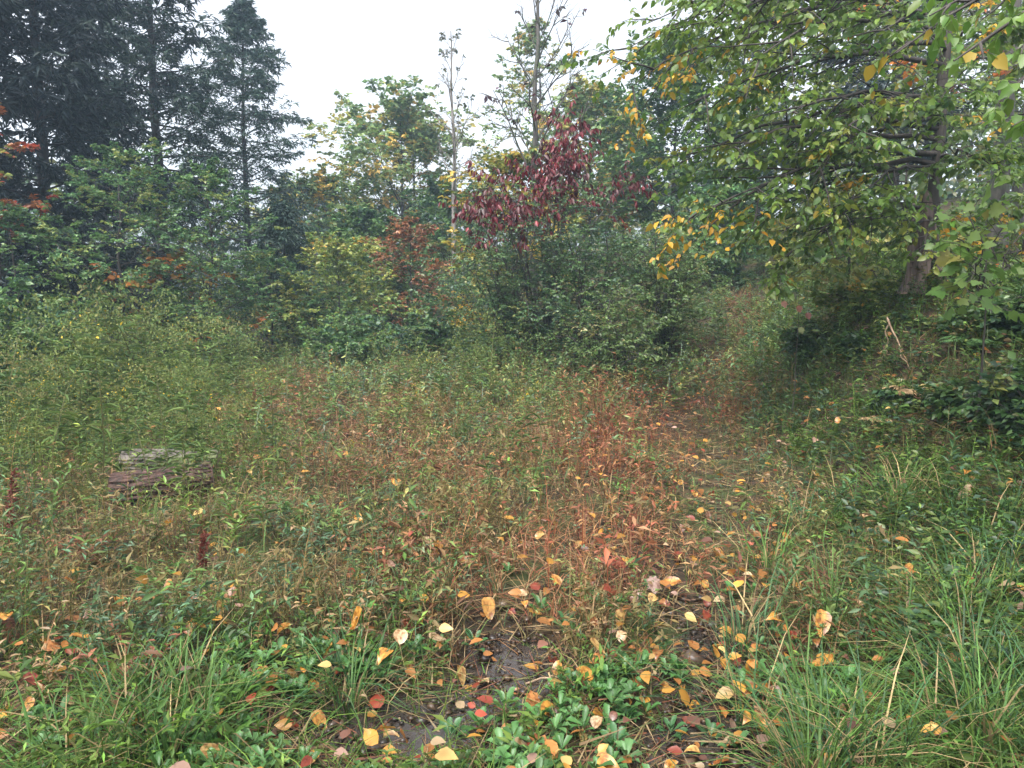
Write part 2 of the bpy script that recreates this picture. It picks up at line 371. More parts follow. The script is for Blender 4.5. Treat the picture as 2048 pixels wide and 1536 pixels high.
def conifer(name, label, px, d, top, wpx, b, pal, seed, n1=80, k2=12, k3=5, q=4, leaf=.13, ang0=92, trop=.02, r=None, group=None, bark=None, H=None):
    rng = np.random.default_rng(seed); base = base_at(px, d)
    Hh = H or at(px, top, d)[2] - base[2]; Rr = wpx / 2 * d / F; r = r or Hh * .013
    P0 = trunk_line(rng, base, Hh, 14, .008)
    def Lf(tt, pl):
        s = (tt - b) / (1 - b); return Rr * np.clip(1.02 - s, .05, 1) ** .75 * (.75 + .25 * np.minimum(1, s * 6))
    P1, c1, t1 = grow(rng, P0, np.zeros(1, int), n1, b, .99, lambda tt: R(ang0) - R(35) * np.clip((tt - b) / (1 - b), 0, 1), Lf, 7, trop, .07)
    P2, c2, _ = grow(rng, P1, np.arange(n1), k2, .15, 1.0, R(58), lambda tt, pl: pl * .36 * (1.15 - .7 * tt), 5, -.07, .08, .9)
    P3, c3, _ = grow(rng, P2, np.arange(len(P2)), k3, .15, 1.0, R(50), lambda tt, pl: np.maximum(pl * .42 * (1.1 - .4 * tt), .12), 3, -.10, .1, .9)
    wood = Geo(); tubes(wood, P0, r, r * .1, 8, (.1,) * 3, flare(14)[None])
    r1 = r * .2 * (1.1 - t1) + .006; tubes(wood, P1, r1, r1 * .2, 4, (.1,) * 3)
    lv = Leaves(); cp = cluster_pal(rng, pal, len(P2))
    lv.add(*twig_leaves(rng, P3, c3, q, leaf, .23, pal, cp, .25, .8, 0, .5))
    lv.add(*twig_leaves(rng, P2, np.arange(len(P2)), 4, leaf * .9, .23, pal, cp, .2, .8, .2, .5))
    return finish_tree(name, label, "tree", base, wood, bark or M_BARK, lv, M_NEEDLE, KITE, group)

GH = "conifers at the left of the clearing"
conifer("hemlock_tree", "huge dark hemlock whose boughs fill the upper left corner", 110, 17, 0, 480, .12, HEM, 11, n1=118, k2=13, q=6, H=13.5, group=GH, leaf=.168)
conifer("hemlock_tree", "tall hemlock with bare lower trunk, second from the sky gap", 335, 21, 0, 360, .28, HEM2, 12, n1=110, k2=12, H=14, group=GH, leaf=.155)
conifer("hemlock_tree", "pale hazy hemlock with its pointed top against the open sky", 500, 25, 8, 400, .20, HEM_HAZE, 13, n1=100, k2=12, group=GH, leaf=.14)
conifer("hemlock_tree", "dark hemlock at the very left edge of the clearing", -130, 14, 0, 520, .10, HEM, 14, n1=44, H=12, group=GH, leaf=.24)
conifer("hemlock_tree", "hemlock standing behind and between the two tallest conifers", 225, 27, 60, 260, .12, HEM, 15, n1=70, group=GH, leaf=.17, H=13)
conifer("young_pine", "small dark pine with one drooping bough before the deciduous thicket", 575, 18.5, 415, 230, .25, HEM2, 16, n1=26, k2=9, leaf=.13, ang0=75)
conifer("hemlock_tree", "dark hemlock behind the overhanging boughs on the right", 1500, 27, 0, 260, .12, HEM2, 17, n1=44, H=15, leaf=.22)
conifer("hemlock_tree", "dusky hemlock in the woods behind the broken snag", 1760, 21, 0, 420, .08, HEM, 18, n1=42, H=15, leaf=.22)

GB = "beech saplings below the conifers"
decid("beech_sapling", "layered green beech sapling in front of the huge dark hemlock", 255, 14.5, 310, 330, .10, BEECH, 21, n1=34, k2=9, k3=5, flat=.95, ang0=88, ang1=45, leaf=.050, group=GB, low=.85, q=12)
decid("beech_sapling", "slim pale green beech sapling between the two bare conifer trunks", 425, 15.5, 340, 260, .10, BEECH, 22, n1=34, k2=8, k3=5, flat=.95, ang0=88, ang1=45, leaf=.050, group=GB, low=.85, q=12)
decid("beech_sapling", "low green beech sapling at the goldenrod's edge below the small pine", 545, 17, 520, 240, .06, BEECH, 23, n1=26, k2=8, k3=5, flat=.95, ang0=88, ang1=50, leaf=.050, group=GB, low=.85, q=11)
decid("beech_sapling", "deep green beech sapling at the left edge under the dark hemlock", 40, 13, 430, 300, .08, LEAF_GREEN, 24, n1=28, k2=8, flat=.9, ang0=85, ang1=45, leaf=.050, group=GB, low=.85, q=11)
decid("maple_sapling", "low orange leaved maple sapling among the green beeches", 330, 15.0, 520, 300, .10, ORANGE, 25, n1=14, k2=5, k3=4, flat=.9, ang0=80, ang1=50, leaf=.10, q=5)
decid("maple_tree", "red orange maple at the left edge behind the hemlock boughs", -5, 13.2, 200, 170, .5, [(3, (.30, .055, .028)), (2, (.28, .10, .03)), (1.4, (.13, .14, .03))], 26, n1=11, k2=5, k3=4, leaf=.075)

GM = "broadleaf trees behind the clearing"
decid("birch_tree", "broad round birch with yellowing top against the white sky", 800, 31, 232, 350, .14, PALEGREEN, 31, n1=36, k2=10, k3=6, leaf=.165, group=GM, q=8)
decid("gold_top_maple", "gold topped maple rising just above the round birch", 835, 34, 225, 130, .45, [(2, (.42, .28, .05)), (2, (.2, .2, .05))], 32, n1=20, k2=7, leaf=.15)
decid("birch_tree", "pale green birch at the foot of the sky gap", 660, 27, 365, 240, .12, PALEGREEN, 33, n1=30, k2=9, k3=5, leaf=.12, group=GM)
decid("birch_tree", "hazy green tree behind the pale birch beside the last conifer", 600, 36, 380, 220, .15, PALEGREEN, 34, n1=24, k2=8, k3=5, leaf=.15, group=GM)
decid("birch_sapling", "dense green sapling left of the rust brown one", 740, 22, 440, 250, .06, LEAF_GREEN, 35, n1=30, k2=9, k3=5, leaf=.10, group=GM)
decid("yellow_sapling", "layered yellow green sapling at the meadow's far edge", 680, 17.5, 500, 260, .08, YELGREEN, 36, n1=28, k2=8, k3=5, flat=.95, ang0=86, ang1=45, leaf=.068, low=.85, q=10)
decid("rusty_sapling", "rust brown sapling amid the green thicket", 828, 19.5, 448, 190, .10, RUST, 37, n1=24, k2=6, k3=4, leaf=.085, ang0=70, ang1=30)
decid("birch_tree", "green tree filling in below the slender bare birch", 900, 26, 385, 240, .10, LEAF_GREEN, 38, n1=30, k2=9, k3=5, leaf=.12, group=GM)
decid("birch_tree", "tall narrow green tree behind the many forked bare tree", 1075, 30, 60, 210, .40, PALEGREEN, 39, n1=26, k2=7, k3=4, leaf=.12, group=GM, low=.7)
decid("birch_tree", "hazy green tree just right of the red leaved tree", 1180, 26, 185, 230, .15, PALEGREEN, 40, n1=32, k2=9, k3=5, leaf=.13, group=GM)
decid("yellow_tree", "yellow green tree glowing behind the red leaves", 1030, 17.5, 330, 260, .25, [(3, (.22, .24, .05)), (2, (.38, .28, .05)), (2, (.1, .15, .04))], 41, n1=22, k2=7, k3=4, leaf=.11)
decid("birch_tree", "large dense green tree left of the overhanging boughs", 1340, 22, 95, 300, .12, LEAF_GREEN, 42, n1=44, k2=10, k3=6, leaf=.11, group=GM, q=9, low=.75)
decid("birch_tree", "green tree between the red tree and the large dense one", 1245, 29, 250, 220, .12, PALEGREEN, 43, n1=28, k2=9, leaf=.13, group=GM)
decid("birch_sapling", "drooping pale leaved sapling at the head of the path", 1445, 18, 390, 200, .12, BEECH, 44, n1=28, k2=8, k3=5, leaf=.085, droop=.7, group=GM)
decid("birch_tree", "tall yellow green tree above the head of the path", 1610, 21, -120, 380, .22, YELGREEN, 45, n1=34, k2=8, k3=5, leaf=.12, group=GM)
decid("birch_tree", "yellow green tree deep in the right hand woods", 1830, 24, -150, 420, .15, YELGREEN, 46, n1=34, k2=8, k3=5, leaf=.14, group=GM)
decid("birch_tree", "green tree deep in the woods at the right edge", 2080, 19, -150, 420, .12, MIXED, 47, n1=34, k2=8, k3=5, leaf=.12, group=GM)

# far woods that close the view
def far_woods():
    rng = np.random.default_rng(77); lv = Leaves(); n = 37000
    th = rng.uniform(-1.05, 1.05, n); rr = rng.uniform(38, 60, n)
    x = rr * np.sin(th); y = rr * np.cos(th); top = 5.0 + 1.6 * wav(x, y, 9, .25) + 1.2 * wav(x, y, 10, .9) + 2.5 * sm(.05, .5, th) + 2.5 * sm(-.3, -.6, th)
    z = hgt(x, y) + rng.uniform(0, 1, n) ** 1.25 * np.maximum(top, 2.0)
    P = np.stack([x, y, z], 1); C = np.array([(.05, .085, .035), (.075, .11, .04), (.03, .05, .03), (.14, .14, .05)])[rng.integers(0, 4, n)] * np.exp(rng.normal(0, .2, (n, 1)))
    g = Geo(); L = rng.uniform(.3, .65, n); expand(g, KITE, P, nrm(rng.normal(0, 1, (n, 3))), nrm(rng.normal(0, 1, (n, 3)) + [0, 0, .7]), L, L * .6, C)
    link("far_woods", g.mesh("far_woods", M_LEAF), kind="stuff", label="distant mass of woodland closing the view behind the clearing", category="woods")
far_woods()

# ---- trees with almost no leaves
def bare_tree(name, label, px, d, top, r, seed, n1, b, spread, leafpal, leaves, bark, k2=5, H=None, leaf=.1, ang=(50, 22), lower=0):
    rng = np.random.default_rng(seed); base = base_at(px, d); Hh = H or at(px, top, d)[2] - base[2]
    root = link(name, None, loc=base, label=label, category="tree", group=None)
    P0 = trunk_line(rng, base, Hh, 16, .014)
    g = Geo(); tubes(g, P0, r, r * .12, 9, (.1,) * 3, flare(16)[None]); link("trunk", g.mesh("trunk", bark, base, True), root)
    P1, c1, t1 = grow(rng, P0, np.zeros(1, int), n1, b, .97, lambda tt: R(ang[0]) + (R(ang[1]) - R(ang[0])) * np.clip((tt - b) / (1 - b), 0, 1), lambda tt, pl: spread * (1.15 - tt) + .3, 8, .07, .09)
    P2, c2, _ = grow(rng, P1, np.arange(n1), k2, .25, 1, R(38), lambda tt, pl: pl * .4 * (1.2 - .6 * tt), 5, .04, .12, .3)
    P3, c3, _ = grow(rng, P2, np.arange(len(P2)), 4, .3, 1, R(38), lambda tt, pl: pl * .5, 4, .0, .12, .3)
    for i in range(n1):                       # every limb with its twigs is a part
        g = Geo(); ri = r * .34 * (1.2 - t1[i]); tubes(g, P1[i:i + 1], ri, ri * .2, 5, (.1,) * 3)
        s = slice(i * k2, (i + 1) * k2); tubes(g, P2[s], ri * .4 + .004, .005, 4, (.1,) * 3)
        s = slice(i * k2 * 4, (i + 1) * k2 * 4); tubes(g, P3[s], .006, .003, 3, (.1,) * 3)
        link("limb", g.mesh("limb", bark, base, True), root)
    lv = Leaves(); cp = cluster_pal(rng, leafpal, len(P2)); sel = rng.choice(len(P3), int(len(P3) * leaves), replace=False)
    lv.add(*twig_leaves(rng, P3[sel], c3[sel], 4, leaf, .6, leafpal, cp, .8, .5, .5))
    put_crown(root, base, lv, M_LEAF, KITE, 0, "foliage")
    return root
bare_tree("birch_tree", "slender nearly leafless birch alone against the white sky", 912, 24, 60, .12, 51, 16, .40, 2.3, [(1, (.12, .12, .06)), (1, (.07, .09, .05))], .30, M_BARK_PALE, leaf=.12)
bare_tree("forked_bare_tree", "tall many forked bare tree rising behind the red leaves", 1066, 17, 0, .105, 52, 24, .30, 2.4, [(2, (.06, .02, .03)), (1, (.05, .035, .03))], .07, M_BARK_GREY, H=9.6, leaf=.15, ang=(42, 18))

# ---- red leaved tree: several leaning stems, drooping red leaves
def red_tree():
    rng = np.random.default_rng(61); base = base_at(1085, 13.6)
    root = link("red_leaved_tree", None, loc=base, label="small tree with drooping dark red leaves above the big shrub", category="tree")
    ends = [(970, 365, 13.2), (945, 435, 12.4), (1060, 330, 13.3), (1125, 250, 13.6), (1150, 315, 13.4), (1100, 370, 13.1), (1165, 375, 13.3), (1262, 368, 13.2), (1010, 410, 12.4), (1055, 425, 12.3), (1130, 335, 13.0), (1000, 375, 13.4), (1145, 265, 13.7), (1110, 310, 13.5)]
    ps = []
    for (x, y, d) in ends:
        e = at(x, y, d); s = base + rng.normal(0, .12, 3) * [1, 1, 0]; c = s * .45 + e * .55; c[2] = s[2] + (e[2] - s[2]) * .75; c[0] = s[0] + (e[0] - s[0]) * .3
        tt = np.linspace(0, 1, 9)[:, None]; ps.append(s * (1 - tt) ** 2 + 2 * c * tt * (1 - tt) + e * tt ** 2)
    P1 = np.array(ps) + rng.normal(0, .02, (len(ps), 9, 3)); P1[:, 0] -= [0, 0, .03]
    for i in range(len(P1)):
        g = Geo(); tubes(g, P1[i:i + 1], .032, .006, 6, (.1,) * 3); link("stem", g.mesh("stem", M_BARK_GREY, base, True), root)
    P2, c2, _ = grow(rng, P1, np.arange(len(P1)), 8, .68, 1, R(50), lambda tt, pl: .45 + 0 * tt, 5, .0, .12, .4)
    P3, c3, _ = grow(rng, P2, np.arange(len(P2)), 4, .2, 1, R(45), lambda tt, pl: .28 + 0 * tt, 4, -.05, .12, .4)
    g = Geo(); tubes(g, P2, .007, .002, 4, (.1,) * 3); link("twig_work", g.mesh("twig_work", M_BARK, base, True), root, kind="stuff")
    lv = Leaves(); cp = cluster_pal(rng, RED, len(P2)); lv.add(*twig_leaves(rng, P3, c3, 6, .115, .42, RED, cp, 1.7, .3, .1, .6, .25))
    put_crown(root, base, lv, M_LEAF, OVATE, 300)
red_tree()

# ---- right hand trees over the path
def limb_tree(name, label, px, d, r, H, ends, pal, seed, bark, t=OVATE8, leaf=.085, k2=12, k3=5, q=6, n_leaf=300, droop=.55, golden=(), lean=(0, 0), flat=.95, sub=.34, t2=.22, cat="tree", ratio=.6, basepos=None, slope=.25):
    rng = np.random.default_rng(seed); base = base_at(px, d) if basepos is None else np.asarray(basepos, float)
    root = link(name, None, loc=base, label=label, category=cat)
    P0 = trunk_line(rng, base, H, 14, .010, lean)
    g = Geo(); tubes(g, P0, r, r * .25, 10, (.1,) * 3, flare(14, .6)[None]); link("trunk", g.mesh("trunk", bark, base, True), root)
    ps = []
    for (x, y, dd, hz) in ends:               # hz: where on the trunk the limb starts (0..1)
        e = at(x, y, dd); f = float(np.clip((e[2] + slope * rng.uniform(.6, 1.3) * np.linalg.norm(e[:2] - base[:2]) - base[2]) / H, .12, .97)) * 13 if slope is not None else hz * 13; i = min(int(f), 12); s = P0[0, i] * (1 - (f - i)) + P0[0, i + 1] * (f - i)
        c = s * .45 + e * .55; c[2] += (.13 if slope is not None else .2) * np.linalg.norm(e - s)
        tt = np.linspace(0, 1, 10)[:, None]; ps.append(s * (1 - tt) ** 2 + 2 * c * tt * (1 - tt) + e * tt ** 2)
    P1 = np.array(ps); P1[:, 1:] += rng.normal(0, .025, P1[:, 1:].shape)
    n1 = len(P1)
    P2, c2, t2_ = grow(rng, P1, np.arange(n1), k2, t2, 1, R(45), lambda tt, pl: np.clip(pl * sub * (1.2 - .7 * tt), .15, 1.3), 6, -.03, .09, flat)
    P3, c3, _ = grow(rng, P2, np.arange(len(P2)), k3, .15, 1, R(42), lambda tt, pl: np.maximum(pl * .4, .15), 4, -.06, .10, flat)
    for i in range(n1):
        g = Geo(); Ln = np.linalg.norm(np.diff(P1[i], axis=0), axis=1).sum(); ri = min(r * .45, .008 + .009 * Ln)
        tubes(g, P1[i:i + 1], ri, .004, 6, (.1,) * 3); s = slice(i * k2, (i + 1) * k2); tubes(g, P2[s], ri * .3, .0018, 4, (.1,) * 3)
        s = slice(i * k2 * k3, (i + 1) * k2 * k3); n_leaf >= 200 and tubes(g, P3[s], .002, .001, 3, (.1,) * 3)
        link("limb", g.mesh("limb", bark, base, True), root)
    cp = cluster_pal(rng, pal, len(P2))
    for gi in golden: cp[(c2 == gi) & (t2_ > .62)] = len(pal) - 1
    lv = Leaves(); lv.add(*twig_leaves(rng, P3, c3, q, leaf, ratio, pal, cp, droop, .8, .1, .8))
    put_crown(root, base, lv, M_CANOPY, t, n_leaf)
    return root
OVER = [(4, (.098, .165, .028)), (3, (.135, .205, .034)), (2, (.06, .115, .034)), (.45, (.22, .24, .035)), (.10, (.50, .29, .03))]
limb_tree("overhanging_beech", "dark stemmed beech whose long leafy limbs sweep over the path", 1848, 8.2, .075, 7.5, [
    (1255, 165, 7.2, .93), (1290, 50, 7.6, .97), (1390, 200, 6.8, .88), (1350, 330, 7.4, .80), (1350, 450, 6.9, .70), (1420, 420, 6.6, .72),
    (1450, 300, 6.9, .80), (1500, 440, 7.4, .62), (1560, 520, 7.2, .55), (1400, 60, 7.0, .95), (1500, 120, 6.5, .9), (1570, 230, 6.4, .82),
    (1620, 340, 6.6, .68), (1640, 460, 6.9, .55), (1700, 250, 6.5, .75), (1720, 400, 6.8, .60), (1930, 180, 6.8, .8), (2000, 330, 7.2, .65),
    (2050, 60, 7.4, .9), (1760, 60, 6.4, .93), (1600, 20, 6.8, .97), (1380, 130, 8.2, .9), (1470, 200, 8.6, .85), (1850, 500, 7.0, .5), (1250, 90, 7.4, .9), (1370, 20, 7.0, .9), (1440, -10, 6.8, .9), (1480, 330, 7.8, .9)], OVER, 71, M_BARK, golden=(0, 4), leaf=.076, k2=12, k3=5, q=7)
limb_tree("grey_trunk_tree", "stout mossy grey trunk, nearer of the two behind the snag", 1972, 10.5, .13, 9.0, [
    (1900, 40, 9.0, .8), (2080, 120, 9.4, .7), (1820, 150, 9.5, .72), (1950, 260, 9.0, .6), (2080, 330, 9.2, .5), (1760, 20, 9.8, .9), (2120, 20, 9.0, .9)], MIXED, 72, M_BARK_GREY, n_leaf=60, leaf=.095, k2=11)
limb_tree("grey_trunk_tree", "straight grey trunk at the right edge, farther of the two", 2022, 12.5, .16, 10.0, [
    (1920, 100, 11.5, .7), (2120, 200, 11.4, .6), (1860, 30, 12, .85), (2060, 320, 11.5, .5), (1960, 380, 11.8, .45)], MIXED, 73, M_BARK_GREY, n_leaf=40, leaf=.1, k2=11)
limb_tree("understory_sapling", "yellow green sapling leaning over the path beside the snag", 1690, 9.5, .022, 2.9, [
    (1560, 420, 9.0, .9), (1600, 500, 8.8, .7), (1660, 400, 9.2, .97), (1740, 450, 8.9, .8), (1580, 560, 8.7, .55), (1760, 560, 8.7, .5), (1650, 540, 8.8, .6), (1520, 480, 9.2, .75)], YELGREEN, 74, M_BARK, n_leaf=120, leaf=.08, k2=9, k3=4, sub=.5)
limb_tree("understory_sapling", "yellow green sapling behind the snag and dark trunk", 1790, 11, .025, 3.4, [
    (1700, 380, 10.5, .85), (1860, 380, 10.5, .85), (1780, 330, 10.6, .97), (1900, 470, 10.4, .7), (1700, 500, 10.4, .6), (1840, 560, 10.3, .5), (1950, 520, 10.3, .5)], YELGREEN, 75, M_BARK, n_leaf=60, leaf=.085, k2=9, k3=4, sub=.5)
limb_tree("understory_sapling", "green sapling under the grey trunks by the right edge", 2030, 8, .02, 2.4, [
    (1960, 430, 7.6, .85), (2080, 420, 7.6, .85), (2000, 520, 7.5, .65), (2100, 560, 7.4, .5), (1940, 560, 7.5, .5)], MIXED, 76, M_BARK, n_leaf=80, leaf=.085, k2=9, k3=4, sub=.5)
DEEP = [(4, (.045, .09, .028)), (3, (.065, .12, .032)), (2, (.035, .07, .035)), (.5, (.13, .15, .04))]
MAPG = [(4, (.10, .175, .035)), (3, (.075, .14, .03)), (1.0, (.17, .21, .05)), (.25, (.38, .12, .03))]
limb_tree("maple_sapling", "bright pale green maple sapling with broad leaves near the right edge", 1965, 4.9, .013, 1.0, [
    (1925, 480, 4.6, .9), (1950, 430, 4.8, .98), (2000, 440, 4.8, .95), (1915, 570, 4.5, .75), (1940, 540, 4.4, .8), (2010, 520, 4.6, .85), (1960, 600, 4.5, .6), (2040, 470, 4.9, .9)], MAPG, 78, M_BARK, t=MAPLE, leaf=.08, k2=4, k3=2, q=2, n_leaf=200, droop=.5, sub=.35, ratio=.95, t2=.4)
limb_tree("near_beech_tree", "beech just outside the right edge reaching in with close drooping leaves", 2600, 4.2, .09, 5.5, [
    (1850, 30, 3.9, .75), (1900, 120, 3.6, .68), (1990, 190, 3.5, .6), (1800, 100, 4.2, .72), (2050, 100, 3.6, .68), (2040, 240, 3.7, .55)], [(4, (.10, .19, .03)), (3, (.13, .22, .035)), (.5, (.45, .26, .03))], 79, M_BARK, n_leaf=200, leaf=.085, k2=6, k3=2, q=5, droop=.9, t2=.5, sub=.13)

# thin sapling with three brown leaves by the path
def spindly():
    rng = np.random.default_rng(81); base = base_at(1592, 7.4); root = link("spindly_sapling", None, loc=base, label="thread thin sapling beside the path with a few brown leaves", category="sapling")
    P = trunk_line(rng, base, 1.35, 10, .02); g = Geo(); tubes(g, P, .007, .002, 5, (.1,) * 3); link("stem", g.mesh("stem", M_BARK, base, True), root)
    for (x, y, c) in ((1566, 603, (.24, .10, .06)), (1596, 612, (.20, .06, .02)), (1614, 626, (.15, .04, .02)), (1585, 585, (.10, .13, .04)), (1600, 655, (.12, .14, .04))):
        p = at(x, y, 7.35); s = P[0, int(np.argmin(np.abs(P[0, :, 2] - p[2] - .03)))]
        g = Geo(); tubes(g, np.array([[s, (s + p) / 2 + [0, 0, .01], p]]), .002, .001, 3, (.1,) * 3); tw = link("twig", g.mesh("twig", M_BARK, base), root)
        g = Geo(); expand(g, MAPLE, p[None], nrm(np.array([[.3, -.3, -.8]])), np.array([[.2, -1, .3]]), np.array([.075]), np.array([.07]), np.array([c])); link("leaf", g.mesh("leaf", M_FALLEN, base), tw)
spindly()

# ------------------------------------------------------------------ shrubs
def shrub(name, label, px, d, top, wpx, pal, seed, n=14, k2=11, k3=6, q=9, leaf=.06, t=KITE, ratio=.6, droop=.3, n_leaf=0, py=None, cat="shrub", arch=-.06, group=None):
    rng = np.random.default_rng(seed); base = base_at(px, d); Hh = at(px, top, d)[2] - base[2]; Rr = wpx / 2 * d / F
    root = link(name, None, loc=base, label=label, category=cat, group=group)
    ps = []
    for i in range(n):
        az = i * 2.399 + rng.normal(0, .3); rad = Rr * math.sqrt((i + .5) / n) * rng.uniform(.85, 1.1); hh = Hh * (1 - .5 * (rad / Rr) ** 2) * rng.uniform(.7, 1.12)
        s = base + [rng.normal(0, .1 * Rr), rng.normal(0, .1 * Rr), -.05]; e = base + [rad * math.cos(az), rad * math.sin(az), hh]; c = (s + e) / 2; c[2] = s[2] + hh * .85; c[:2] = s[:2] * .7 + e[:2] * .3
        tt = np.linspace(0, 1, 9)[:, None]; ps.append(s * (1 - tt) ** 2 + 2 * c * tt * (1 - tt) + e * tt ** 2)
    P1 = np.array(ps); P1[:, 1:] += rng.normal(0, .03 * Rr, P1[:, 1:].shape)
    P2, c2, _ = grow(rng, P1, np.arange(n), k2, .06, 1, R(60), lambda tt, pl: Rr * .42 * (1.15 - .4 * tt), 6, -.03, .14, .3)
    P3, c3, _ = grow(rng, P2, np.arange(len(P2)), k3, .15, 1, R(48), lambda tt, pl: pl * .42, 4, -.04, .14, .5)
    for i in range(n):
        g = Geo(); tubes(g, P1[i:i + 1], .008 + .006 * Rr, .004, 5, (.1,) * 3); s = slice(i * k2, (i + 1) * k2); tubes(g, P2[s], .006, .0018, 3, (.1,) * 3)
        link("stem", g.mesh("stem", M_BARK, base, True), root)
    lv = Leaves(); cp = cluster_pal(rng, pal, len(P2)); lv.add(*twig_leaves(rng, P3, c3, q, leaf, ratio, pal, cp, droop, .7, .1, .9))
    put_crown(root, base, lv, M_LEAF, t, n_leaf, "foliage")
    return root
SHR = [(4, (.060, .115, .042)), (3, (.085, .15, .052)), (2, (.045, .09, .05)), (.8, (.19, .20, .065))]
SHR2 = [(4, (.075, .125, .038)), (3, (.105, .16, .048)), (.7, (.26, .24, .09))]
shrub("bramble_shrub", "left dome of the big shrub thicket below the red leaves", 1010, 13.2, 405, 330, SHR, 91, n=22, k2=12, q=11, leaf=.052)
shrub("bramble_shrub", "middle and tallest dome of the big shrub thicket", 1170, 12.6, 355, 340, SHR, 92, n=24, k2=12, q=11, leaf=.052)
shrub("bramble_shrub", "dome of the big shrub thicket nearest the path", 1320, 12.8, 400, 280, SHR2, 93, n=22, k2=12, q=11, leaf=.052)
shrub("bramble_shrub", "low front part of the thicket above the dark hollow", 1240, 11.3, 590, 300, SHR2, 94, n=14, k2=10, q=10, leaf=.048)
shrub("golden_shrub", "small golden yellow shrub left of the big thicket", 925, 15.5, 570, 110, [(3, (.48, .28, .04)), (2, (.3, .28, .06)), (1, (.16, .2, .05))], 95, n=9, k2=7, k3=4, leaf=.08)
shrub("leafy_shrub", "green shrub below the golden yellow one", 870, 14.5, 610, 200, SHR, 96, n=12, leaf=.085)
shrub("leafy_shrub", "low green shrub at the foot of the yellow green sapling", 700, 15.5, 620, 240, LEAF_GREEN, 97, n=12, leaf=.09)
shrub("leafy_shrub", "shady bush on the bank at the right edge below the grey trunks", 2040, 7.2, 600, 260, LEAF_GREEN, 100, n=12, leaf=.06)
shrub("leafy_shrub", "dark bush under the beech at the left edge of the goldenrod", 30, 10.5, 570, 260, LEAF_GREEN, 101, n=12, leaf=.09)

for i, (px, d, top, w, pal, lab) in enumerate([
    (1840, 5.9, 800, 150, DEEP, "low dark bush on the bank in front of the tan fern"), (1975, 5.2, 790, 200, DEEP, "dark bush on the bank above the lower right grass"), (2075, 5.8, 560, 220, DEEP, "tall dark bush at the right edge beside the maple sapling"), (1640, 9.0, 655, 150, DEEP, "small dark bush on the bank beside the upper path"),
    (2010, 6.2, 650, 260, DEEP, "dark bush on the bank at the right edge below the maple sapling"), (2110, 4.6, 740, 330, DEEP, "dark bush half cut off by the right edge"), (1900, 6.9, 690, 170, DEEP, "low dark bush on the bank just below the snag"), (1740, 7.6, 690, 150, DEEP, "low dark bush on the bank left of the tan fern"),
    (1720, 8.9, 575, 190, YELGREEN, "yellow green bush hugging the left side of the snag"), (1975, 8.8, 600, 200, MIXED, "green bush right of the snag under the grey trunks"), (1470, 23, 480, 260, SHR2, "bush closing the top of the overgrown path"),
    (150, 15.5, 560, 300, LEAF_GREEN, "shady bush under the huge dark hemlock"), (420, 17, 580, 300, BEECH, "green bush under the slim pale beech sapling"), (600, 20, 560, 300, PALEGREEN, "pale bush behind the small dark pine"),
    (790, 23, 520, 260, LEAF_GREEN, "green bush behind the rust brown sapling"), (940, 21, 520, 240, PALEGREEN, "hazy bush between the slender birch and the thicket"), (1390, 18, 480, 260, LEAF_GREEN, "dark green bush right of the thicket in the shade"),
    (1700, 15, 520, 300, YELGREEN, "yellow green bush in the woods left of the snag"), (1900, 14, 520, 300, MIXED, "green bush in the woods right of the snag"), (290, 21, 540, 300, HEM2, "dark evergreen bush between the conifer trunks")]):
    shrub("understory_bush", lab, px, d, top, w, pal, 110 + i, n=12, k2=10, k3=5, q=7, leaf=.05 + .0022 * d)

# ------------------------------------------------------------------ meadow
def blades(geo, rng, x, y, L, w, lean, az, C, z=None, seg=3, curl=1.0):
    n = len(x); z = hgt(x, y) if z is None else z; m = seg + 1
    t = np.linspace(0, 1, m)
    d = np.stack([np.cos(az), np.sin(az)], 1)
    out = (lean * L)[:, None] * (t ** (1 + curl))[None]; upz = L[:, None] * (t[None] - .45 * np.minimum(lean, 1.3)[:, None] * t[None] ** 2.4)
    cx = x[:, None] + d[:, :1] * out; cyy = y[:, None] + d[:, 1:] * out; cz = z[:, None] + upz - .01
    wd = w[:, None] * (np.array([.7, 1.0, .75, 0] if seg == 3 else np.linspace(1, 0, m)))[None] * .5
    sx, sy = -d[:, 1:], d[:, :1]
    Lf = np.stack([cx - sx * wd, cyy - sy * wd, cz], -1); Rt = np.stack([cx + sx * wd, cyy + sy * wd, cz], -1)[:, :-1]
    V = np.concatenate([Lf, Rt], 1); k = V.shape[1]; T = []
    for i in range(seg - 1): T += [(i, m + i, m + i + 1), (i, m + i + 1, i + 1)]
    T += [(seg - 1, m + seg - 1, seg)]
    geo.add(V.reshape(-1, 3), (np.array(T)[None] + (np.arange(n) * k)[:, None, None]).reshape(-1, 3), np.repeat(C, k, 0))
    return np.stack([cx, cyy, cz], -1)
def wedge(rng, n, r0, r1, half=.86, log=.5):
    a = rng.uniform(-half, half, n); u = rng.uniform(0, 1, n)
    r = np.where(rng.uniform(0, 1, n) < log, r0 * (r1 / r0) ** u, np.sqrt(r0 ** 2 + (r1 ** 2 - r0 ** 2) * u))
    return r * np.sin(a), r * np.cos(a)
B1 = ground(650, 800)
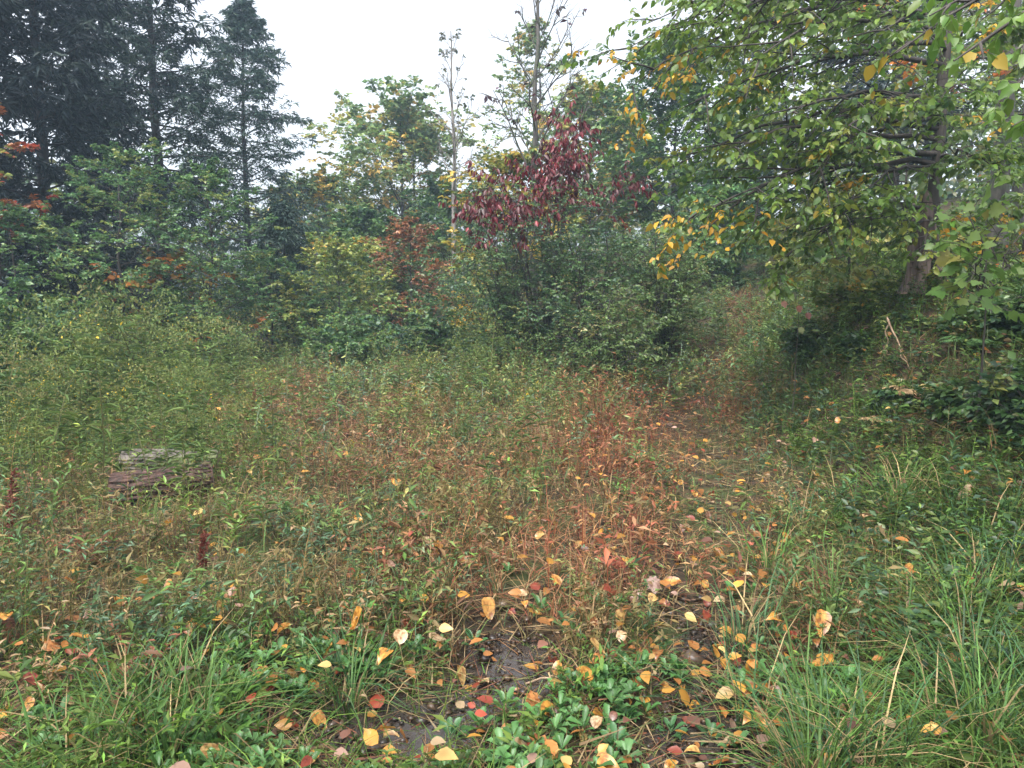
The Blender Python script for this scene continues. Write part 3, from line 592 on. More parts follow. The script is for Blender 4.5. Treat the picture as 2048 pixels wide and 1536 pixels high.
def zones(x, y):
    dp = x - path_x(y); j = wav(x, y, 21, 1.3); j2 = wav(x, y, 22, 3.2)
    path = np.exp(-(dp / .42) ** 2) * (1 - sm(9, 15, y))
    red = np.exp(-((dp + .75) / .75) ** 2) * sm(3.0, 4.4, y) * (1 - sm(9, 13, y)) + .8 * np.exp(-((dp - .3) / .8) ** 2) * sm(7, 9, y) * (1 - sm(15, 20, y))
    brown = np.exp(-(((x - B1[0]) / 1.8) ** 2 + ((y - B1[1]) / 2.6) ** 2)) + .45 * sm(3.2, 4.2, y) * (1 - sm(8, 12, y)) * sm(-.7, .1, x / y + .35) * (dp < 0)
    front = 1 - sm(2.75 + .2 * j, 3.2 + .2 * j, y)
    right = sm(.45, 1.1, dp)
    left = sm(.28, .5, -x / y + .03 * j + .02) * sm(3.5, 6, y)
    return dp, path, np.clip(red * (1 + .35 * j2), 0, 1), np.clip(brown * (1 + .4 * j2), 0, 1), front, right, np.clip(left, 0, 1)
def col(c): return np.array(c, float)
def wetness(x, y):
    w = np.zeros(len(x))
    for (a, b, c, e) in PUD: w = np.maximum(w, np.exp(-(((x - a) / c) ** 2 + ((y - b) / e) ** 2)))
    return w
def uni(rng, x, y, seed, f, own=.55):           # 0..1 value that holds together in patches
    p = .5 + .5 * np.tanh(1.6 * wav(x, y, seed, f)); return np.clip((1 - own) * p + own * rng.uniform(0, 1, len(x)), 0, 1)
def zone_color(rng, x, y):
    dp, path, red, brown, front, right, left = zones(x, y); n = len(x)
    tone = lambda a, b: np.where((rng.uniform(0, 1, n) < .5)[:, None], col(a), col(b))
    c = np.tile(col((.15, .122, .05)), (n, 1))
    c = np.where((uni(rng, x, y, 71, 4.0) < .50)[:, None], tone((.095, .15, .04), (.08, .135, .065)), c)
    c = np.where((uni(rng, x, y, 72, 3.2) < .50 * brown + .18)[:, None], tone((.23, .135, .065), (.16, .085, .045)), c)
    c = np.where((uni(rng, x, y, 73, 3.6) < .78 * red)[:, None], tone((.20, .075, .042), (.25, .14, .065)), c)
    c = np.where((uni(rng, x, y, 74, 3.0) < .8 * np.maximum(right * .85, front))[:, None], tone((.060, .115, .022), (.095, .15, .030)), c)
    c = np.where((uni(rng, x, y, 75, 2.0) < .85 * left)[:, None], tone((.085, .14, .034), (.13, .165, .04)), c)
    return np.clip(c * np.exp(rng.normal(0, .30, (n, 1)) + .16 * wav(x, y, 76, 2.4)[:, None]) * np.exp(rng.normal(0, .08, (n, 3))), .004, .7)
LOGS = [(ground(330, 1003), .30), (ground(345, 945), .30)]
def near_log(x, y):
    k = np.zeros(len(x), bool)
    for p, r in LOGS: k |= (np.abs(x - p[0] - .1) < .36) & (y > p[1] - .25) & (y < p[1] + .2)
    return k

def meadow_weeds():                           # slender stems set with small lance leaves
    rng = np.random.default_rng(200); g = Geo()
    x, y = wedge(rng, 37000, 2.0, 17, log=.45); dp, path, red, brown, front, right, left = zones(x, y)
    keep = rng.uniform(0, 1, len(x)) > np.clip(.7 * path + .5 * front + .25 * left + .2 * (y > 12), 0, .95)
    keep &= rng.uniform(0, 1, len(x)) < .10 + .90 * sm(-.6, .4, wav(x, y, 33, 3.5))
    keep &= wetness(x, y) < .3; nl = near_log(x, y); keep &= ~(nl & (rng.uniform(0, 1, len(x)) < .82))
    x, y, left, front, path, red, right = [v[keep] for v in (x, y, left, front, path, red, right)]; n = len(x)
    h = rng.uniform(.18, .54, n) * (1 - .55 * front) * (1 - .6 * path) * (1 + .35 * left) * np.clip(1 + .4 * wav(x, y, 31, .9) + .25 * wav(x, y, 32, 4.0), .3, 2) + .05
    far = 1 + .035 * np.maximum(y - 5, 0)
    lean = rng.uniform(.1, .8, n); az = rng.uniform(0, 6.283, n); C = zone_color(rng, x, y)
    K = blades(g, rng, x, y, h, np.full(n, .004) * far, lean, az, C * [.9, .75, .7])
    q = 8; t = rng.uniform(.2, 1, (n, q)); f = t * 3; i = np.minimum(f.astype(int), 2); w = (f - i)[..., None]; rows = np.arange(n)[:, None]
    P = K[rows, i] * (1 - w) + K[rows, i + 1] * w
    a = rng.uniform(0, 6.283, (n, q)); D = np.stack([np.cos(a), np.sin(a), rng.normal(.15, .45, (n, q))], -1)
    N = np.array([0, 0, 1.0]) + rng.normal(0, .4, D.shape)
    L = rng.uniform(.02, .052, (n, q)) * far[:, None] * np.exp(rng.normal(0, .32, (n, 1)))
    Cq = np.repeat(C[:, None], q, 1) * np.exp(rng.normal(0, .2, (n, q, 1)))
    expand(g, KITE, P.reshape(-1, 3), nrm(D.reshape(-1, 3)), N.reshape(-1, 3), L.ravel(), L.ravel() * rng.uniform(.2, .36, n * q), Cq.reshape(-1, 3))
    link("meadow_weeds", g.mesh("meadow_weeds", M_GRASS), kind="stuff", label="slender small leaved weeds, olive to reddish brown, filling the meadow", category="weeds")
meadow_weeds()
def grass():
    rng = np.random.default_rng(201); g = Geo()
    x, y = wedge(rng, 63000, 1.9, 20, log=.55); dp, path, red, brown, front, right, left = zones(x, y)
    keep = rng.uniform(0, 1, len(x)) > np.clip(.25 * path + .45 * front * (1 - right), 0, .9); keep &= wetness(x, y) < rng.uniform(.3, 1.0, len(x)); keep &= ~(near_log(x, y) & (rng.uniform(0, 1, len(x)) < .75))
    x, y, path, front, right, red, brown = [v[keep] for v in (x, y, path, front, right, red, brown)]; n = len(x)
    # tufts: pull each blade toward a jittered cell centre
    cs = .16; cx = (np.floor(x / cs) + .5) * cs; cyy = (np.floor(y / cs) + .5) * cs; x = x + (cx + .06 * np.sin(cx * 91 + cyy * 57) - x) * .55; y = y + (cyy + .06 * np.sin(cx * 37 + cyy * 83) - y) * .55
    L = rng.uniform(.10, .30, n) * (1 - .45 * path) * (1 + .45 * right) * (1 - .25 * front * (1 - right)) * np.exp(rng.normal(0, .2, n)); far = 1 + .05 * np.maximum(y - 5, 0)
    C = zone_color(rng, x, y); dry = uni(rng, x, y, 77, 2.5) < .16 + .25 * brown - .1 * right; C[dry] = col((.30, .215, .11)) * np.exp(rng.normal(0, .25, (dry.sum(), 1)))
    blades(g, rng, x, y, L, rng.uniform(.003, .0065, n) * far, rng.uniform(.15, 1.6, n), rng.uniform(0, 6.283, n), C)
    link("grass", g.mesh("grass", M_GRASS), kind="stuff", label="fine meadow grass, green and straw coloured, over the whole clearing", category="grass")
grass()
def thatch():                                 # flattened dead stalks on the soil
    rng = np.random.default_rng(206); x, y = wedge(rng, 60000, 1.9, 15, log=.45); k = wetness(x, y) < rng.uniform(.3, 1.2, len(x)); x, y = x[k], y[k]; n = len(x); right = zones(x, y)[5]
    a = rng.uniform(0, 6.283, n); D = np.stack([np.cos(a), np.sin(a), rng.normal(.05, .22, n)], 1); sd = np.stack([-np.sin(a), np.cos(a), rng.normal(0, .5, n)], 1); L = rng.uniform(.05, .20, n)[:, None] * (1 + .05 * y[:, None]); w = rng.uniform(.0015, .0035, n)[:, None] * (1 + .10 * y[:, None])
    P = np.stack([x, y, hgt(x, y) + rng.uniform(.004, .07, n)], 1); V = np.stack([P - sd * w, P + sd * w, P + D * L], 1)
    pal = np.array([(.20, .13, .065), (.13, .075, .04), (.27, .20, .11), (.075, .045, .028), (.09, .10, .035), (.17, .07, .04)]); C = pal[rng.integers(0, 6, n)] * np.exp(rng.normal(0, .25, (n, 1)))
    g = Geo(); g.add(V.reshape(-1, 3), np.arange(3 * n).reshape(-1, 3), np.repeat(C, 3, 0))
    link("dead_grass", g.mesh("dead_grass", M_GRASS), kind="stuff", label="flattened dead brown stalks covering the soil between the weeds", category="dead grass")
thatch()
def ground_cover():                           # low spoon leaved plants in the wet foreground and creeping leaves on the bank
    rng = np.random.default_rng(202); g = Geo()
    n = 2500; x = rng.uniform(-2.6, 2.2, n); y = rng.uniform(1.9, 3.9, n)
    dp, path, red, brown, front, right, left = zones(x, y); m = wav(x, y, 41, 2.2)
    wet = np.zeros(n)
    for (a, b, c, e) in PUD: wet = np.maximum(wet, np.exp(-(((x - a) / c) ** 2 + ((y - b) / e) ** 2)))
    k = (rng.uniform(0, 1, n) < (front * (m > -.25) + .05)) & (wet < .3); x, y = x[k], y[k]; n = len(x); q = 9
    a = np.arange(q)[None] * 2.4 + rng.uniform(0, 6.28, (n, 1)); el = rng.uniform(.15, 1.0, (n, q)); hz = rng.uniform(.0, .07, (n, 1)) + rng.uniform(0, .025, (n, q))
    P = np.stack([np.repeat(x[:, None], q, 1), np.repeat(y[:, None], q, 1), hgt(x, y)[:, None] + hz], -1)
    D = np.stack([np.cos(a) * np.cos(el), np.sin(a) * np.cos(el), np.sin(el)], -1); L = rng.uniform(.035, .075, (n, q)) * rng.uniform(.7, 1.15, (n, 1))
    C = np.where(rng.uniform(0, 1, (n, 1, 1)) < .5, col((.06, .15, .04)), col((.085, .18, .06))) * np.exp(rng.normal(0, .2, (n, q, 1)))
    expand(g, SPOON8, P.reshape(-1, 3), D.reshape(-1, 3), np.tile([0, 0, 1.0], (n * q, 1)) + rng.normal(0, .15, (n * q, 3)), L.ravel(), L.ravel() * .42, C.reshape(-1, 3))
    link("ground_cover", g.mesh("ground_cover", M_LEAF), kind="stuff", label="low bright green spoon leaved ground cover in the wet foreground", category="ground cover")
    # bank herbs
    g = Geo(); n = 5200; x, y = wedge(rng, n * 4, 3.0, 14, log=.4); dp = x - path_x(y); k = (dp > .7); x, y = x[k][:n], y[k][:n]; n = len(x); q = 7
    hh = rng.uniform(.05, .38, n); a = np.arange(q)[None] * 2.4 + rng.uniform(0, 6.28, (n, 1)); el = rng.uniform(-.3, .6, (n, q))
    P = np.stack([np.repeat(x[:, None], q, 1), np.repeat(y[:, None], q, 1), hgt(x, y)[:, None] + hh[:, None] * rng.uniform(.3, 1, (n, q))], -1)
    D = np.stack([np.cos(a) * np.cos(el), np.sin(a) * np.cos(el), np.sin(el)], -1); L = rng.uniform(.025, .06, (n, q)) * (1 + .03 * y[:, None])
    pal = np.array([(.032, .068, .020), (.055, .10, .024), (.032, .066, .034), (.085, .115, .028)]); C = pal[rng.integers(0, 4, n)][:, None] * np.exp(rng.normal(0, .22, (n, q, 1)))  # herb greens darkened, canopy shade put into their colour
    expand(g, KITE, P.reshape(-1, 3), D.reshape(-1, 3), np.tile([0, 0, 1.0], (n * q, 1)) + rng.normal(0, .3, (n * q, 3)), L.ravel(), L.ravel() * .5, C.reshape(-1, 3))
    link("bank_undergrowth", g.mesh("bank_undergrowth", M_LEAF), kind="stuff", label="broad leaved herbs covering the shady bank on the right", category="undergrowth")
ground_cover()

ORD = ["first", "second", "third", "fourth", "fifth", "sixth", "seventh", "eighth", "ninth", "tenth"]
def long_grass():                             # arching tufts at both lower corners, each a thing
    rng = np.random.default_rng(203)
    spots = []
    for i in range(34):
        px = rng.uniform(1480, 2130); py = rng.uniform(1010, 1620); spots.append((px, py, "right"))
    for i in range(8):
        px = rng.uniform(120, 760); py = rng.uniform(1380, 1600); spots.append((px, py, "left"))
    ROW = {"right": ["nearest the camera", "second from the camera", "third from the camera", "fourth from the camera", "fifth from the camera", "farthest up the bank"], "left": ["nearest the camera", "second from the camera", "farthest from the camera"]}
    for side in ("right", "left"):
        mine = sorted([ground(px, py) for (px, py, q) in spots if q == side], key=lambda p: p[1]); rows = ROW[side]; per = math.ceil(len(mine) / len(rows))
        for ri in range(len(rows)):
            row = sorted(mine[ri * per:(ri + 1) * per], key=lambda p: p[0] / p[1])
            for ci, p in enumerate(row):
                g = Geo(); n = int(rng.uniform(45, 80)); a = rng.uniform(0, 6.283, n); rr = rng.uniform(0, .15, n)
                base = rng.choice([0, 1, 2]); C = np.array([(.06, .125, .03), (.08, .15, .035), (.05, .11, .045)])[base] * np.exp(rng.normal(0, .25, (n, 1)))
                C = C * np.exp(rng.normal(0, .06, (n, 3))); dry = rng.uniform(0, 1, n) < .2; C[dry] = np.array((.27, .20, .10)) * np.exp(rng.normal(0, .25, (dry.sum(), 1)))
                x = p[0] + rr * np.cos(a); y = p[1] + rr * np.sin(a)
                blades(g, rng, x, y, rng.uniform(.2, .58 if side == "right" else .46, n), rng.uniform(.004, .008, n), rng.uniform(.3, 1.4, n), a + rng.normal(0, .6, n), C, seg=3)
                link("grass_tuft", g.mesh("grass_tuft", M_GRASS, (p[0], p[1], 0)), loc=(p[0], p[1], 0), label=f"{ORD[ci]} long grass tuft from left, row {rows[ri]}, at lower {side}", category="grass tuft", group="long grass tufts at lower " + side)
long_grass()

def tall_weeds():                             # leafy weeds in front of the thicket and along the head of the path
    rng = np.random.default_rng(205); g = Geo(); x, y = wedge(rng, 17000, 5, 24, log=.2)
    mid = np.exp(-(((x + 1.2) / 1.9) ** 2 + ((y - 11.2) / 2.0) ** 2)) + np.exp(-(((x - 1.2) / 2.2) ** 2 + ((y - 10.2) / 1.1) ** 2)) + .9 * np.exp(-(((x - 6.0) / 2.2) ** 2 + ((y - 16) / 4.0) ** 2)) + 1.0 * sm(8.5, 11, y) * (1 - sm(20, 24, y)) * 1.4 * np.exp(-((x - path_x(y) - .9) / 2.0) ** 2) + .45 * sm(12, 15, y) * (x < 0) + .10 * (y > 6)
    dp = x - path_x(y); k = (rng.uniform(0, 1, len(x)) < .5 * np.clip(mid, 0, 1)) & ((np.abs(dp) > .35) | (y > 10.5)) & ~near_log(x, y); x, y = x[k], y[k]; n = len(x)
    h = rng.uniform(.35, .8, n) * (1 + .3 * wav(x, y, 61, 1.4)); pal = np.array([(.085, .15, .042), (.115, .185, .055), (.09, .145, .08), (.18, .20, .06)]); C = pal[rng.integers(0, 4, n)] * np.exp(rng.normal(0, .2, (n, 1)))
    K = blades(g, rng, x, y, h, np.full(n, .008), rng.uniform(.1, .6, n), rng.uniform(0, 6.28, n), C * .8); q = 20; t = rng.uniform(.1, 1, (n, q)); f = t * 3; i = np.minimum(f.astype(int), 2); w = (f - i)[..., None]; rows = np.arange(n)[:, None]
    P = K[rows, i] * (1 - w) + K[rows, i + 1] * w; a = rng.uniform(0, 6.283, (n, q)); D = np.stack([np.cos(a), np.sin(a), rng.normal(.1, .4, (n, q))], -1); L = rng.uniform(.06, .12, (n, q)) * (1.1 - .4 * t)
    expand(g, KITE, P.reshape(-1, 3), nrm(D.reshape(-1, 3)), np.tile([0, 0, 1.0], (n * q, 1)) + rng.normal(0, .4, (n * q, 3)), L.ravel(), L.ravel() * .3, (C[:, None] * np.exp(rng.normal(0, .2, (n, q, 1)))).reshape(-1, 3))
    link("tall_weeds", g.mesh("tall_weeds", M_LEAF), kind="stuff", label="tall leafy green weeds in front of the shrub thicket and far path", category="weeds")
tall_weeds()

# goldenrod: prototypes with stem, foliage and plume, then copies
def goldenrod_proto(seed, h, plume_col, yellow, far=False):
    rng = np.random.default_rng(seed); gs, gl, gp = Geo(), Geo(), Geo()
    K = blades(gs, rng, np.zeros(1), np.zeros(1), np.array([h]), np.array([.008]), np.array([rng.uniform(.1, .35)]), np.array([rng.uniform(0, 6.28)]), col((.10, .10, .04))[None], z=np.zeros(1))[0]
    def on(t):
        f = t * 3; i = np.minimum(f.astype(int), 2); w = (f - i)[:, None]; return K[i] * (1 - w) + K[i + 1] * w
    q = 28 if far else 34; t = np.sort(rng.uniform(.12, .95, q)); a = np.arange(q) * 2.4; D = np.stack([np.cos(a), np.sin(a), rng.normal(.1, .3, q)], 1); L = rng.uniform(.085, .15, q) * (1.2 - .55 * t)
    C = np.array([(.085, .135, .036), (.115, .165, .045), (.065, .11, .038)])[rng.integers(0, 3, q)] * np.exp(rng.normal(0, .15, (q, 1)))
    expand(gl, KITE if far else LANCE, on(t), nrm(D), np.tile([0, 0, 1.0], (q, 1)) + rng.normal(0, .2, (q, 3)), L, L * (.24 if far else .17), C)
    nb = 8; tb = np.linspace(.80, 1, nb)
    for j in range(nb):
        aa = j * 2.4; ln = .21 * (1.25 - (tb[j] - .8) * 4) ; s = on(tb[j:j + 1])[0]; u = np.linspace(0, 1, 7 if far else 11)[1:]
        P = s + np.stack([np.cos(aa) * ln * u, np.sin(aa) * ln * u, ln * (.6 * u - .75 * u ** 2)], 1)
        P = P if far else np.repeat(P, 2, 0); n = len(P); sc_ = 1.35 if far else 1.0; Cp = np.where((rng.uniform(0, 1, (n, 1)) < yellow), col((.50, .34, .03)), col(plume_col)) * np.exp(rng.normal(0, .2, (n, 1)))
        expand(gp, KITE, P, nrm(rng.normal(0, .5, (n, 3)) + [0, 0, .6]), rng.normal(0, 1, (n, 3)), rng.uniform(.014, .028, n) * sc_, rng.uniform(.008, .014, n) * sc_, Cp)
    return [("stem", gs), ("foliage", gl), ("plume", gp)]
GSPEC = [(1.0, (.13, .16, .048), .0), (1.15, (.125, .16, .048), .01), (.9, (.18, .17, .065), .0), (.8, (.17, .18, .055), .14), (1.05, (.11, .15, .048), .0), (.85, (.12, .15, .048), .0)]
PROTO = [goldenrod_proto(300 + i, h, pc, ye) for i, (h, pc, ye) in enumerate(GSPEC)]
PROTO_FAR = [goldenrod_proto(300 + i, h, pc, ye, True) for i, (h, pc, ye) in enumerate(GSPEC)]
PROTO_ME = [[(nm, g.mesh(nm, M_GRASS)) for nm, g in p] for p in PROTO]
def goldenrods():
    rng = np.random.default_rng(320)
    x, y = wedge(rng, 9000, 4.0, 16, log=.2); dp, path, red, brown, front, right, left = zones(x, y)
    mid = np.exp(-(((x + .9) / 1.4) ** 2 + ((y - 11.0) / 1.6) ** 2)) + np.exp(-(((x - 0.6) / 1.5) ** 2 + ((y - 10.6) / 1.0) ** 2)) + .5 * np.exp(-(((x - 6.2) / 2.5) ** 2 + ((y - 15) / 2.0) ** 2))
    w = (.3 + .7 * sm(-.5, .35, wav(x, y, 55, 1.9))) * left * sm(3.9, 5.6, y + .6 * wav(x, y, 50, 1.5)) * (.55 + .45 * sm(6, 9, y)) + .5 * mid + .05 * ((dp < -1) & (y > 5))
    k = (rng.uniform(0, 1, len(x)) < np.where(y < 9, .5, .33) * np.clip(w, 0, 1)) & ~near_log(x, y); x, y, left = x[k], y[k], left[k]
    sh = (1 + .22 * wav(x, y, 51, 1.6)) * rng.uniform(.5, 1.25, len(x)) * np.where(rng.uniform(0, 1, len(x)) < .1, 1.3, 1.0) * np.where(left > .5, 1.0 + .3 * sm(6, 11, y), .85)
    pr = rng.integers(0, 6, len(x)); rot = rng.uniform(0, 6.283, len(x)); tl = rng.normal(0, .13, (len(x), 2))
    rank = np.argsort(y); single = set(rank[:130].tolist()); g = Geo()
    for i in range(len(x)):
        z = float(hgt(x[i], y[i])); Mx = Matrix.Translation((x[i], y[i], z - .02)) @ Matrix.Rotation(rot[i], 4, 'Z') @ Matrix.Rotation(tl[i, 0], 4, 'X') @ Matrix.Scale(sh[i], 4)
        if i in single:
            lf = x[i] < -.28 * y[i]; look = ("tall " if sh[i] > 1.0 else "short ") + ["feathery green", "arching green", "straw tipped", "yellow flowered", "leafy dull green", "slender dull green"][pr[i]]
            plc = "in the open brown meadow" if not lf else ("left of the logs" if y[i] < 6.6 else "behind the logs") if x[i] > -.62 * y[i] else ("at the left edge near the red stalk" if y[i] < 6.5 else "at the left edge under the dark bush")
            root = link("goldenrod_plant", None, label=f"{look} goldenrod plant {plc}", category="plant", group=f"{look} goldenrod plants {plc}")
            root.matrix_world = Mx
            for nm, me in PROTO_ME[pr[i]]: link(nm, me, root, kind=None if nm == "stem" else "stuff")
        else:
            A = np.array(Mx)
            for nm, gg in PROTO_FAR[pr[i]]:
                V = np.concatenate(gg.V) @ A[:3, :3].T + A[:3, 3]; g.add(V, np.concatenate(gg.T), np.concatenate(gg.C) * math.exp(tl[i, 1]))
    link("goldenrod_stand", g.mesh("goldenrod_stand", M_GRASS), kind="stuff", label="dense stand of tall greenish goldenrod at the far side of the meadow", category="goldenrod")
goldenrods()

def meadow_plants():                          # leafy plants that stand out of the meadow, each a thing
    rng = np.random.default_rng(340); spec = [("bright green", (.10, .19, .045), .36, 15, .07, .22), ("bluish green", (.075, .14, .075), .42, 18, .065, .24), ("reddish brown", (.20, .08, .045), .40, 16, .055, .26), ("olive", (.15, .16, .05), .46, 20, .06, .22), ("tan withered", (.30, .20, .10), .48, 14, .06, .2)]
    protos = []
    for k, (nm, c, h, q, L0, rt) in enumerate(spec):
        gs, gl = Geo(), Geo(); nst = 4
        for j in range(nst):
            a0 = j * 1.57 + rng.normal(0, .3); K = blades(gs, rng, np.array([.03 * math.cos(a0)]), np.array([.03 * math.sin(a0)]), np.array([h * rng.uniform(.7, 1.1)]), np.array([.006]), np.array([rng.uniform(.2, .7)]), np.array([a0]), (col(c) * [.9, .7, .6])[None], z=np.zeros(1))[0]
            t = np.linspace(.15, 1, q); f = t * 3; i = np.minimum(f.astype(int), 2); w = (f - i)[:, None]; P = K[i] * (1 - w) + K[i + 1] * w; a = np.arange(q) * 2.4 + j; D = np.stack([np.cos(a), np.sin(a), rng.normal(.15, .3, q)], 1); L = L0 * rng.uniform(.6, 1.35, q) * (1.2 - .5 * t)
            expand(gl, LANCE, P, nrm(D), np.tile([0, 0, 1.0], (q, 1)) + rng.normal(0, .25, (q, 3)), L, L * rt * 1.3, np.clip(col(c) * np.exp(rng.normal(0, .22, (q, 1))), 0, .7))
        protos.append((nm, gs.mesh("stem", M_GRASS), gl.mesh("foliage", M_LEAF)))
    x, y = wedge(rng, 900, 3.0, 9.5, .72, .6); dp = x - path_x(y); k = (np.abs(dp) > .45) & (wetness(x, y) < .2) & ~near_log(x, y); x, y, dp = x[k][:230], y[k][:230], dp[k][:230]; pr = rng.integers(0, 5, len(x)); pr = np.where((dp > .8) & (pr > 1), rng.integers(0, 2, len(x)), pr)
    for i in range(len(x)):
        nm, st, fo = protos[pr[i]]; sc_ = rng.uniform(.4, 1.0); size = "large" if sc_ > .8 else "small" if sc_ < .57 else "medium"
        plc = ("on the bank " + ("near the grass tufts" if y[i] < 4.5 else "below the snag")) if dp[i] > .45 else ("left of the logs" if x[i] / y[i] < -.55 else "around the logs" if x[i] / y[i] < -.38 else "in mid meadow" if dp[i] < -1.1 else "along the left of the path") + (" nearby" if y[i] < 4.4 else " farther off")
        root = link("meadow_plant", None, loc=(x[i], y[i], float(hgt(x[i], y[i])) - .01), label=f"{size} {nm} leafy plant {plc}", category="plant", group=f"{size} {nm} leafy plants {plc}"); root.rotation_euler = (rng.normal(0, .1), rng.normal(0, .1), rng.uniform(0, 6.28)); root.scale = (sc_,) * 3
        link("stem", st, root); link("foliage", fo, root, kind="stuff")
meadow_plants()

# bright yellow goldenrod heads and willow leaved plants near the logs
rng = np.random.default_rng(330)
def lance_plant(px, py, h, label, colr, lean=.35):
    p = ground(px, py); root = link("willow_leaved_plant", None, loc=p, label=label, category="plant"); gs = Geo()
    K = blades(gs, rng, np.zeros(1), np.zeros(1), np.array([h]), np.array([.007]), np.array([lean]), np.array([2.6 if lean > .5 else rng.uniform(0, 6.28)]), col((.1, .13, .04))[None], z=np.zeros(1))[0]
    link("stem", gs.mesh("stem", M_GRASS), root)
    for i in range(16):
        t = .15 + .85 * i / 15; f = t * 3; j = min(int(f), 2); pp = K[j] * (1 - (f - j)) + K[j + 1] * (f - j); a = i * 2.4; g = Geo()
        expand(g, LANCE, pp[None], nrm(np.array([[math.cos(a), math.sin(a), .45 + .5 * t]])), np.array([[0, 0, 1.0]]), np.array([.11 * (1.2 - .5 * t)]), np.array([.021]), col(colr)[None] * math.exp(rng.normal(0, .15)))
        link("leaf", g.mesh("leaf", M_LEAF), root)
lance_plant(395, 1075, .50, "bright green willow leaved plant leaning in front of the barked log", (.16, .26, .05), .7)
lance_plant(470, 1090, .34, "short willow leaved plant right of the barked log", (.13, .22, .06))
lance_plant(455, 1120, .30, "low light green willow leaved plant below the barked log", (.15, .24, .05))
lance_plant(60, 1150, .55, "willow leaved plant at the left edge beside the red stalk", (.10, .19, .05))
lance_plant(100, 1060, .5, "willow leaved plant left of the logs under the goldenrod", (.11, .2, .05))
lance_plant(1660, 1050, .4, "willow leaved plant at the foot of the bank with bluish leaves", (.07, .15, .06))
lance_plant(1890, 990, .45, "willow leaved plant high on the bank", (.06, .13, .05))
lance_plant(1560, 1210, .3, "small upright leafy plant beside the muddy path", (.08, .17, .06))

# ------------------------------------------------------------------ logs
def log(name, label, p, yaw, r, half, mat_b, mat_e, seed, plates, tilt=0.0):
    rng = np.random.default_rng(seed); root = link(name, None, loc=(p[0], p[1], p[2] + r * .8), label=label, category="log", group="cut logs lying in the meadow"); root.rotation_euler = (0, tilt, yaw)
    m, s = 14, 28; th = np.arange(s) / s * 6.2832; xs = np.linspace(-half, half, m); lump = 1 + .05 * np.sin(th * 3 + 1) + .03 * np.sin(th * 5)
    V = np.array([[x, r * .93 * l * math.cos(a) * (1 + rng.normal(0, .012)), r * .93 * l * math.sin(a) * (1 + rng.normal(0, .012))] for x in xs for a, l in zip(th, lump)])
    T = []
    for i in range(m - 1):
        for j in range(s): a, b = i * s + j, i * s + (j + 1) % s; T += [(a, b, b + s), (a, b + s, a + s)]
    link("log_core", make_mesh("log_core", V, T, None, [mat_b], True), root)
    for e in (-1, 1):
        V2 = [[e * (half + .001), 0, 0]] + [[e * (half - .004 + rng.normal(0, .003)), r * .95 * l * math.cos(a), r * .95 * l * math.sin(a)] for a, l in zip(th, lump)]
        T2 = [(0, 1 + i, 1 + (i + 1) % s) for i in range(s)]; link("cut_end", make_mesh("cut_end", V2, T2, None, [mat_e]), root)
    for i in range(plates):                   # long bark ridges, each a plate of its own
        a = i / plates * 6.2832 + rng.normal(0, .05); x0 = -half
        while x0 < half - .03:
            if rng.uniform() < .14: x0 += .09; continue
            ln = rng.uniform(.12, .34); x1 = min(half, x0 + ln); w = 6.2832 / plates * rng.uniform(.28, .42); hgt_ = rng.uniform(.05, .13) * r; V3 = []
            for k, xx in enumerate(np.linspace(x0, x1 - .01, 5)):
                ww = w * (.35 if k in (0, 4) else 1); da = .05 * math.sin(xx * 14 + i)
                for (aa, rr) in ((a + da - ww, r * .91), (a + da - ww * .5, r * .95 + hgt_), (a + da + ww * .5, r * .95 + hgt_ * .8), (a + da + ww, r * .91)):
                    rr = rr * (1 + rng.normal(0, .008)); V3.append((xx, rr * math.cos(aa), rr * math.sin(aa)))
            T3 = []
            for k in range(4):
                for j in range(3): q0 = k * 4 + j; T3 += [(q0, q0 + 1, q0 + 5), (q0, q0 + 5, q0 + 4)]
            T3 += [(0, 2, 1), (0, 3, 2), (16, 17, 18), (16, 18, 19)]
            link("bark_plate", make_mesh("bark_plate", V3, T3, None, [mat_b]), root); x0 = x1 + .006
M_CUT = bark_mat("grey_cut_wood", (.16, .11, .08), (.3, .23, .17), scale=8, stretch=1)
log("cut_log", "short cut log with deeply furrowed dark bark, in front of the pale one", LOGS[0][0], .38, .15, .36, M_LOGBARK, M_CUT, 401, 26, -.05)
log("cut_log", "pale grey weathered log lying behind the furrowed bark log", LOGS[1][0], .05, .115, .42, M_LOGPALE, M_CUT, 402, 20, .02)

